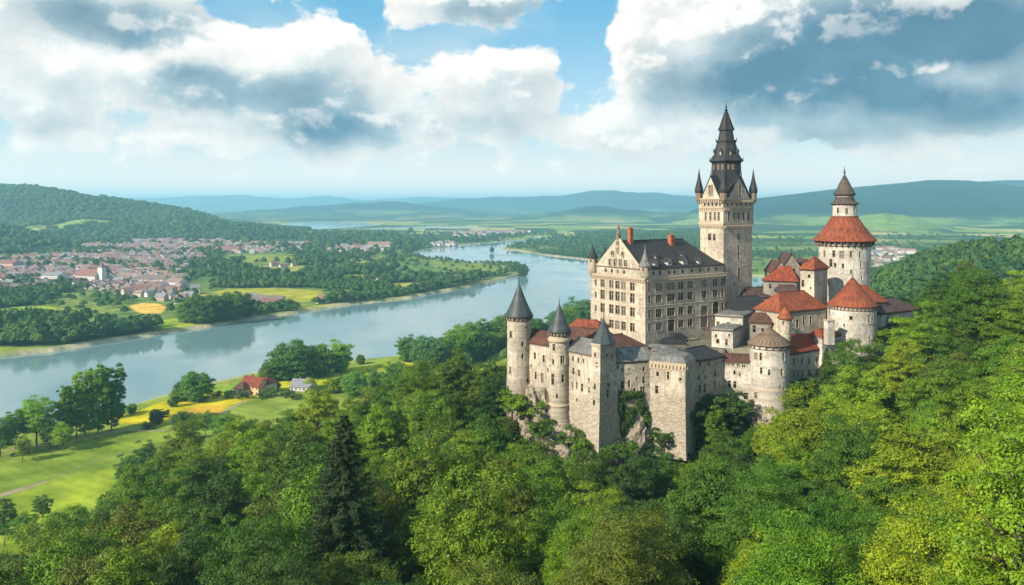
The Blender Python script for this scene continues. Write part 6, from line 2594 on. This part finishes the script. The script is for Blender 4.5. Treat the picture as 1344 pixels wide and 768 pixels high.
for nm, sel in (('distant_town', rest),):
    Vs, Fs, Ms, off = [], [], [], 0
    base_v = np.array([(-.5, -.5, -.3), (.5, -.5, -.3), (.5, .5, -.3), (-.5, .5, -.3), (-.5, -.5, .6), (.5, -.5, .6), (.5, .5, .6), (-.5, .5, .6), (0, -.5, 1.05), (0, .5, 1.05)])
    base_f = [(0, 1, 5, 4), (1, 2, 6, 5), (2, 3, 7, 6), (3, 0, 4, 7), (4, 5, 8, 8), (6, 7, 9, 9), (5, 6, 9, 8), (7, 4, 8, 9)]
    verts, faces, mi = [], [], []
    for i in sel:
        x, y, ti = hs[i]
        w_, l_, h_ = rng.uniform(8, 13), rng.uniform(10, 24), rng.uniform(7, 13)
        a = rng.choice([.3, 1.87, 1.2]) + rng.uniform(-.3, .3)
        v = base_v * (w_, l_, h_)
        v = np.stack([v[:, 0] * math.cos(a) - v[:, 1] * math.sin(a) + x, v[:, 0] * math.sin(a) + v[:, 1] * math.cos(a) + y, v[:, 2] + zs[i]], 1)
        o0 = len(verts)
        verts += [tuple(q) for q in v]
        wm, rm = int(rng.choice(4, p=[.5, .22, .18, .1])), 4 + int(rng.choice(4, p=[.34, .3, .2, .16]))
        for k_, q in enumerate(base_f):
            qq = tuple(o0 + j for j in q)
            if k_ in (4, 5):
                qq = qq[:3]
            faces.append(qq)
            mi.append(rm if k_ >= 6 else wm)
    me = bpy.data.meshes.new(nm)
    me.from_pydata(verts, [], faces)
    for m_ in list(PL.values()) + list(RL.values()):
        me.materials.append(m_)
    me.polygons.foreach_set('material_index', mi)
    me.update()
    struct(nm, me, 'stuff')

# larger buildings one can make out in the town, and the farms
def landmark(name, label, px, py, w_, l_, h, rh, rot, wl, rl, z=None, D=None, extra=None, tower=None):
    if D is None:
        x, y = G0(px, py, 3.0)
    else:
        x, y = P(px, D)
    z = gz(x, y) if z is None else z
    t = thing(name, label, 'building', (x, y, z))
    b_ = house_mb(w_, l_, h, rh, 4)
    idxw = [k_ for k_, m_ in enumerate(b_.m) if m_ == 0]
    for nm, mi, mm in (('wall', 0, wl), ('roof', 1, rl)):
        me = bpy.data.meshes.new(nm)
        fs = [f for f, m_ in zip(b_.f, b_.m) if m_ == mi]
        me.from_pydata(b_.v, [], fs)
        me.materials.append(mm)
        me.update()
        o = obj(nm, me, t)
    wf = [f for f, m_ in zip(b_.f, b_.m) if m_ == 2]
    for k_ in range(0, len(wf), 6):
        me = bpy.data.meshes.new('window')
        ids = sorted(set(j for f in wf[k_:k_ + 6] for j in f))
        mp_ = {j: n for n, j in enumerate(ids)}
        me.from_pydata([b_.v[j] for j in ids], [], [tuple(mp_[j] for j in f) for f in wf[k_:k_ + 6]])
        me.materials.append(M['glass'])
        me.update()
        obj('window', me, t)
    if tower:
        tx, ty, tw, th, ta = tower
        q = MB()
        q.box((tx, ty), (1, 0), tw / 2, tw / 2, -1, th, 0)
        me = mesh_of(q, 'tower', [wl])
        to = obj('tower', me, t)
        q = MB()
        q.loft([(tx - tw / 2, ty - tw / 2), (tx + tw / 2, ty - tw / 2), (tx + tw / 2, ty + tw / 2), (tx - tw / 2, ty + tw / 2)], [(.3, th), (-tw * .7, ta)], 0)
        obj('tower_roof', mesh_of(q, 'tower_roof', [rl]), to)
    t.rotation_euler = (0, 0, rot)
    return t


landmark('church', 'white church with a square tower and large red roof in the middle of the town', 118, 372, 20, 40, 13, 10, 1.25, PL['white'], RL['red'], tower=(0, -24, 9, 26, 34))
landmark('town_hall', 'big white block in the town under the dark trees', 72, 372, 22, 34, 13, 5, 1.3, PL['white'], RL['grey'])
landmark('apartment_block', 'large reddish block near the edge of the town', 8, 356, 26, 50, 15, 6, 1.4, PL['pink'], RL['red'])
landmark('apartment_block', 'long white block with brown roof at the near end of the town', 200, 376, 18, 46, 12, 5, 1.5, PL['white'], RL['brown'])
landmark('apartment_block', 'pale block at the end of the town beside the round field', 232, 380, 18, 26, 12, 5, 1.2, PL['white'], RL['orange'])
landmark('manor', 'far pink manor with a red roof beyond the fields', 300, 333, 26, 60, 12, 6, 1.5, PL['pink'], RL['red'])
landmark('manor', 'far cream mansion with an orange roof alone at the wood edge near the river bend', 498, 328, 30, 62, 14, 8, 1.55, PL['cream'], RL['orange'])
landmark('barn', 'long grey-roofed barn among small houses on the far bank', 352, 399, 14, 40, 6, 5, 1.5, PL['cream'], RL['brown'])
landmark('cottage', 'white cottage with a bright red roof on the far river bank', 424, 398, 10, 14, 6, 5, 1.2, PL['white'], RL['red'])
# the two farms on the near bank
t = landmark('farmhouse', 'farmhouse with red gabled roofs and orange-cream walls near the water', 334, 516, 9.5, 17, 6.0, 5.2, 1.05, plain('farm_wall', (.50, .32, .17), .9, .25, .8), M['red'])
b_ = MB()
x0, y0 = 6.5, -5
f4 = [(x0 - 5, y0 - 4), (x0 + 5, y0 - 4), (x0 + 5, y0 + 4), (x0 - 5, y0 + 4)]
b_.quad_prism(f4, -2, 6, 0)
b_.loft(f4, [(.6, 6.0), (.6, 6.2), (-5.5, 10.4)], 1)
me = mesh_of(b_, 'side_wing', [PL['cream'], M['red']])
obj('side_wing', me, t)
b_ = MB()
x0, y0 = -6.5, 4
f4 = [(x0 - 4, y0 - 5), (x0 + 4, y0 - 5), (x0 + 4, y0 + 5), (x0 - 4, y0 + 5)]
b_.quad_prism(f4, -2, 4, 0)
b_.loft(f4, [(.6, 4.0), (.6, 4.2), (-4.5, 8)], 1)
obj('lean_to', mesh_of(b_, 'lean_to', [PL['cream'], M['brown']]), t)
t = landmark('farm_barn', 'low stone barn with a grey-blue roof beside the farmhouse, half hidden by shrubs', 398, 512, 9, 15, 3.4, 4.2, 1.3, PL['grey'], plain('barn_roof', (.15, .16, .19), .85, .35, .8))
b_ = MB()
f4 = [(4, -3), (11, -3), (11, 4), (4, 4)]
b_.quad_prism(f4, -2, 3.2, 0)
b_.loft(f4, [(.5, 3.2), (.5, 3.4), (-4, 7)], 1)
obj('side_wing', mesh_of(b_, 'side_wing', [PL['grey'], RL['grey']]), t)
# small white ruin by the footpath
x, y = G0(222, 584, 3.0)
t = thing('ruined_wall', 'small broken white stone wall beside the footpath at the wood edge', 'ruin', (x, y, 3.0))
b_ = MB()
for (dx, dy, l_, h, r_) in ((0, 0, 3.2, 2.4, -.9), (1.6, -2.2, 2.4, 1.3, .7), (-1.2, 2.4, 1.8, 1.7, -.9), (2.8, -3.4, 1.2, .7, -.8)):
    b_.box((dx, dy), (math.cos(r_), math.sin(r_)), l_ / 2, .45, -.5, h)
obj('stonework', mesh_of(b_, 'stonework', [M['white']]), t)

# ------------------------------------------------------------------ rocks and creepers at the castle foot
mr_, t, b = mat('castle_rock')
geo = t.n('ShaderNodeNewGeometry').outputs['Position']
n1 = t.noise(geo, .35, 6, .7)
n2 = t.noise(t.vm('MULTIPLY', geo, (1.4, 1.4, .5)), 1.3, 6, .7)
c = t.mix(t.mr(n1, .35, .65), (.34, .29, .23), (.20, .175, .14))
c = t.mix(t.mr(n2, .5, .7), c, (.11, .10, .075))
c = t.mix(t.m('MULTIPLY', t.mr(t.noise(geo, .8, 4, .6), .52, .62), .8), c, (.05, .085, .02))
t.put(b.inputs['Base Color'], c)
b.inputs['Roughness'].default_value = .95
bump(t, b, n2, 1.0, .5)


def rock_mesh(seed):
    r2 = np.random.default_rng(seed)
    nu, nv_ = 40, 26
    u_, v_ = np.meshgrid(np.linspace(0, 2 * np.pi, nu, endpoint=False), np.linspace(.02, np.pi - .02, nv_))
    x, y, z = np.sin(v_) * np.cos(u_), np.sin(v_) * np.sin(u_), np.cos(v_)
    ph = r2.uniform(0, 50, 3)
    k_ = 1 + .5 * (fbm((x * 3 + z * 2 + ph[0]).ravel(), (y * 3 - z * 1.5 + ph[1]).ravel(), 1.2, 5, seed, .62).reshape(x.shape) - .5) * 2
    k_ *= 1 + .12 * np.sign(np.sin(7 * x + 3 * z + ph[2])) * np.abs(np.sin(5 * y + 4 * x))
    v = np.stack([x * k_, y * k_, z * k_], -1).reshape(-1, 3)
    ii = np.arange(nv_ - 1)[:, None] * nu + np.arange(nu)[None, :]
    jj = np.arange(nv_ - 1)[:, None] * nu + (np.arange(nu)[None, :] + 1) % nu
    f = np.stack([ii, jj, jj + nu, ii + nu][::-1], -1).reshape(-1, 4)
    return np_mesh('rock_outcrop', v, f, [mr_], None, False)


for k_, (px, D, ytop, ybot, w_, d_, lab) in enumerate([
    (702, 246.0, 512, 585, 4.6, 4.5, 'jagged brown crag under the wall between the two round slate-capped towers'),
    (716, 241.5, 540, 600, 3.6, 4.0, 'lower crag beside the foot of the middle round tower'),
    (752, 238.5, 560, 612, 4.6, 4.0, 'crag at the foot of the grey-roofed wall behind the shrubs'),
    (838, 236.5, 548, 600, 5.4, 3.6, 'dark overgrown crag below the ivy-hung wall'),
    (1006, 242.5, 536, 566, 5.2, 4.0, 'pale rock below the brown-capped round tower'),
    (680, 249.5, 520, 560, 3.4, 3.5, 'small crag at the foot of the river-end round tower')]):
    x, y = P(px, D)
    z1, z0 = Z(ytop, D), Z(ybot, D)
    o = obj('rock_outcrop', rock_mesh(500 + k_))
    o.location = (x, y, (z0 + z1) / 2)
    o.scale = (w_, d_, (z1 - z0) / 2 * 1.05)
    o.rotation_euler = (0, 0, k_ * 1.3)
    tag(o, lab, 'rock', 'crags the castle stands on')


def creeper(label, a, b2, blobs, n, out=.5, colour=(.045, .085, .014), name='ivy'):
    """leaves clinging to the wall line a-b where blobs (px, py, rx, ry) show them"""
    r2 = np.random.default_rng(int(blobs[0][0]))
    cs, ns = [], []
    dx, dy = b2[0] - a[0], b2[1] - a[1]
    l = math.hypot(dx, dy)
    nx, ny = dy / l, -dx / l
    if ny > 0:
        nx, ny = -nx, -ny
    tot = sum(q[2] * q[3] for q in blobs)
    for (px, py, rx, ry) in blobs:
        for _ in range(int(n * rx * ry / tot)):
            t_, r_ = r2.uniform(0, 6.28), math.sqrt(r2.random())
            r_ *= 1 + .25 * math.sin(3 * t_ + px)
            qx, qy = px + rx * r_ * math.cos(t_), py + ry * r_ * math.sin(t_)
            hit = ray_hit([a, b2], qx)
            if hit is None:
                continue
            D = hit[2]
            o_ = r2.uniform(.05, out) * (1.2 - r_)
            cs.append(((qx - CX) / F * D + nx * o_, D + ny * o_, Z(qy, D)))
            ns.append((nx, ny, .4))
    cs, ns = np.array(cs), np.array(ns) + unit(r2, len(ns)) * .7
    ns /= np.linalg.norm(ns, axis=1)[:, None]
    c0 = cs.mean(0)
    v, f = leaves_np(cs - c0, ns, .22 * r2.uniform(.6, 1.3, len(cs)), r2, .7)
    o = obj(name, np_mesh(name, v, f, [LEAF]))
    o.location = c0
    o.color = (*colour, 1)
    tag(o, label, 'ivy', 'creepers on the castle walls')


creeper('dark ivy hanging on the wall between the square tower and the bastion', P(804, 232.7), P(857, 236.3),
        [(818, 520, 12, 7), (832, 517, 12, 5), (812, 536, 6, 16), (826, 545, 8, 14), (840, 532, 6, 12), (850, 552, 8, 16), (815, 560, 8, 12), (836, 566, 12, 10)], 6500, 1.1)
creeper('ivy patch on the front of the drum-shaped white tower wing near the forest', P(1150, 273.5), P(1202, 284.5), [(1168, 432, 14, 7), (1182, 428, 8, 5), (1160, 440, 8, 6)], 2600, 1.2, (.04, .08, .014))
creeper('shrubby creeper at the inner corner where the slate-roofed wall meets the bastion', P(908, 239), P(950, 248), [(930, 530, 18, 9), (918, 545, 8, 14), (945, 524, 10, 6)], 3800, 2.2, (.035, .072, .014))
creeper('thin creeper climbing the foot of the red-roofed wing', P(1034, 251), P(1090, 264), [(1048, 514, 12, 7), (1066, 508, 8, 6)], 1500, .9, (.05, .095, .016))
# bushes pressed against the wall foot
for k_, (px, D, py, s, colour, lab) in enumerate([
    (672, 244, 540, 1.5, 'bright green', 'bright bush at the foot of the river-end round tower'), (694, 241, 545, 1.6, 'bright green', 'bright bush on the crag between the two round towers'),
    (706, 237, 575, 1.4, 'mid green', 'bush low on the crag beside the middle round tower'), (757, 234, 585, 1.6, 'mid green', 'bush at the foot of the wall left of the square tower'),
    (768, 229, 598, 1.3, 'bright green', 'bright bush beside the battered foot of the square tower'), (811, 228, 600, 1.5, 'mid green', 'bush on the dark side of the square tower'),
    (868, 233, 590, 1.5, 'dark green', 'dark bush under the bastion wall'), (925, 239, 560, 1.9, 'dark green', 'dark bush in the corner past the bastion'), (948, 241, 545, 1.8, 'dark green', 'dark bush under the slate-roofed wall'),
    (965, 241, 545, 1.5, 'dark green', 'dark bush under the thin red-roofed wall'), (1048, 247, 525, 1.5, 'mid green', 'bush under the red-roofed wing'), (1070, 250, 512, 1.5, 'mid green', 'bush between the wing and the conifer'),
    (1150, 265, 455, 1.7, 'bright green', 'bright bush beside the broad white tower'), (1192, 275, 432, 1.4, 'mid green', 'bush under the plum-roofed end wing'), (1105, 256, 500, 1.4, 'dark green', 'dark bush at the foot of the broad white tower')]):
    x, y = P(px, D)
    z = Z(py, D)
    plant('bush', BUSH[k_ % 2], x, y, z, s * 1.15, k_ * 2.1, colour, lab, 'bush', 'bushes at the castle foot')
# shrubs round the farms, in the meadow strips and along the hedge line
for k_, (px, py, s, colour, lab) in enumerate([
    (318, 524, 1.3, 'dark green', 'dark shrub at the near corner of the farmhouse'), (346, 523, 1.2, 'mid green', 'shrub between the farmhouse and the lane'), (356, 520, 1.5, 'mid green', 'larger shrub beside the farmhouse wing'),
    (376, 521, 1.3, 'dark green', 'shrub in front of the grey-roofed barn'), (414, 519, 1.4, 'mid green', 'shrub at the far corner of the grey-roofed barn'), (388, 524, 1.2, 'olive green', 'olive shrub just below the grey-roofed barn'),
    (300, 522, 1.2, 'mid green', 'small shrub at the end of the yellow field'), (284, 520, 1.0, 'dark green', 'small dark shrub in the middle of the yellow field'), (216, 548, 1.2, 'dark green', 'dark shrub at the river end of the orange field strip'),
    (196, 562, 1.1, 'olive green', 'olive shrub on the hedge line by the green meadow'), (430, 509, 1.2, 'mid green', 'shrub on the lower meadow strip near the barn'), (502, 497, 1.3, 'mid green', 'shrub on the bank of the river meadow'),
    (452, 501, 1.0, 'dark green', 'dark shrub between the two meadow strips'), (488, 490, 1.0, 'dark green', 'dark little shrub on the upper river meadow'), (250, 577, 1.3, 'mid green', 'shrub behind the broken white wall')]):
    x, y = G0(px, py, 3.0)
    plant('meadow_shrub', BUSH[k_ % 2], x, y, gz(x, y), s * 1.25, k_ * 1.7, colour, lab, 'bush', 'shrubs in the meadows and round the farms')
# tracks through the meadows
track_m = plain('dirt_track', (.26, .215, .15), .95, .35, .6, .1)
green_track_m = plain('worn_grass_track', (.15, .165, .06), .95, .35, .5, .1)


def track(name, pts, width, m_, z=3.05):
    P3 = [G0(px, py, 3.0) for px, py in pts]
    dense = []
    for (a, b2) in zip(P3[:-1], P3[1:]):
        n = max(2, int(math.hypot(b2[0] - a[0], b2[1] - a[1]) / 5))
        dense += [(a[0] + (b2[0] - a[0]) * i / n, a[1] + (b2[1] - a[1]) * i / n) for i in range(n)]
    dense.append(P3[-1])
    d_ = np.array(dense)
    d_[:, 0] += (fbm(d_[:, 0], d_[:, 1], 18, 2, 5) - .5) * 3
    tg = np.gradient(d_, axis=0)
    tg /= np.linalg.norm(tg, axis=1)[:, None] + 1e-9
    w_ = width * (.75 + .5 * fbm(d_[:, 0], d_[:, 1], 9, 2, 8))[:, None] / 2
    nrm = np.stack([-tg[:, 1], tg[:, 0]], 1)
    L_, R_ = d_ + nrm * w_, d_ - nrm * w_
    allp = np.concatenate([L_, R_])
    zz = np.maximum(ground_full(allp[:, 0], allp[:, 1])[0] + .05, z)
    v = np.concatenate([allp, zz[:, None]], 1)
    n = len(d_)
    ii = np.arange(n - 1)
    f = np.stack([ii, ii + n, ii + n + 1, ii + 1], 1)
    return struct(name, np_mesh(name, v, f, [m_]))


track('path', [(-60, 664), (0, 651), (33, 641), (60, 632)], 4.0, track_m)
track('path', [(33, 641), (80, 622), (130, 603), (170, 592), (215, 584)], 1.5, green_track_m, 3.06)
track('path', [(-40, 600), (40, 586), (110, 574), (165, 565), (212, 566), (240, 560), (290, 544), (322, 526)], 2.2, track_m, 3.055)
track('path', [(352, 516), (386, 517), (430, 505), (480, 495), (530, 484)], 1.8, green_track_m)
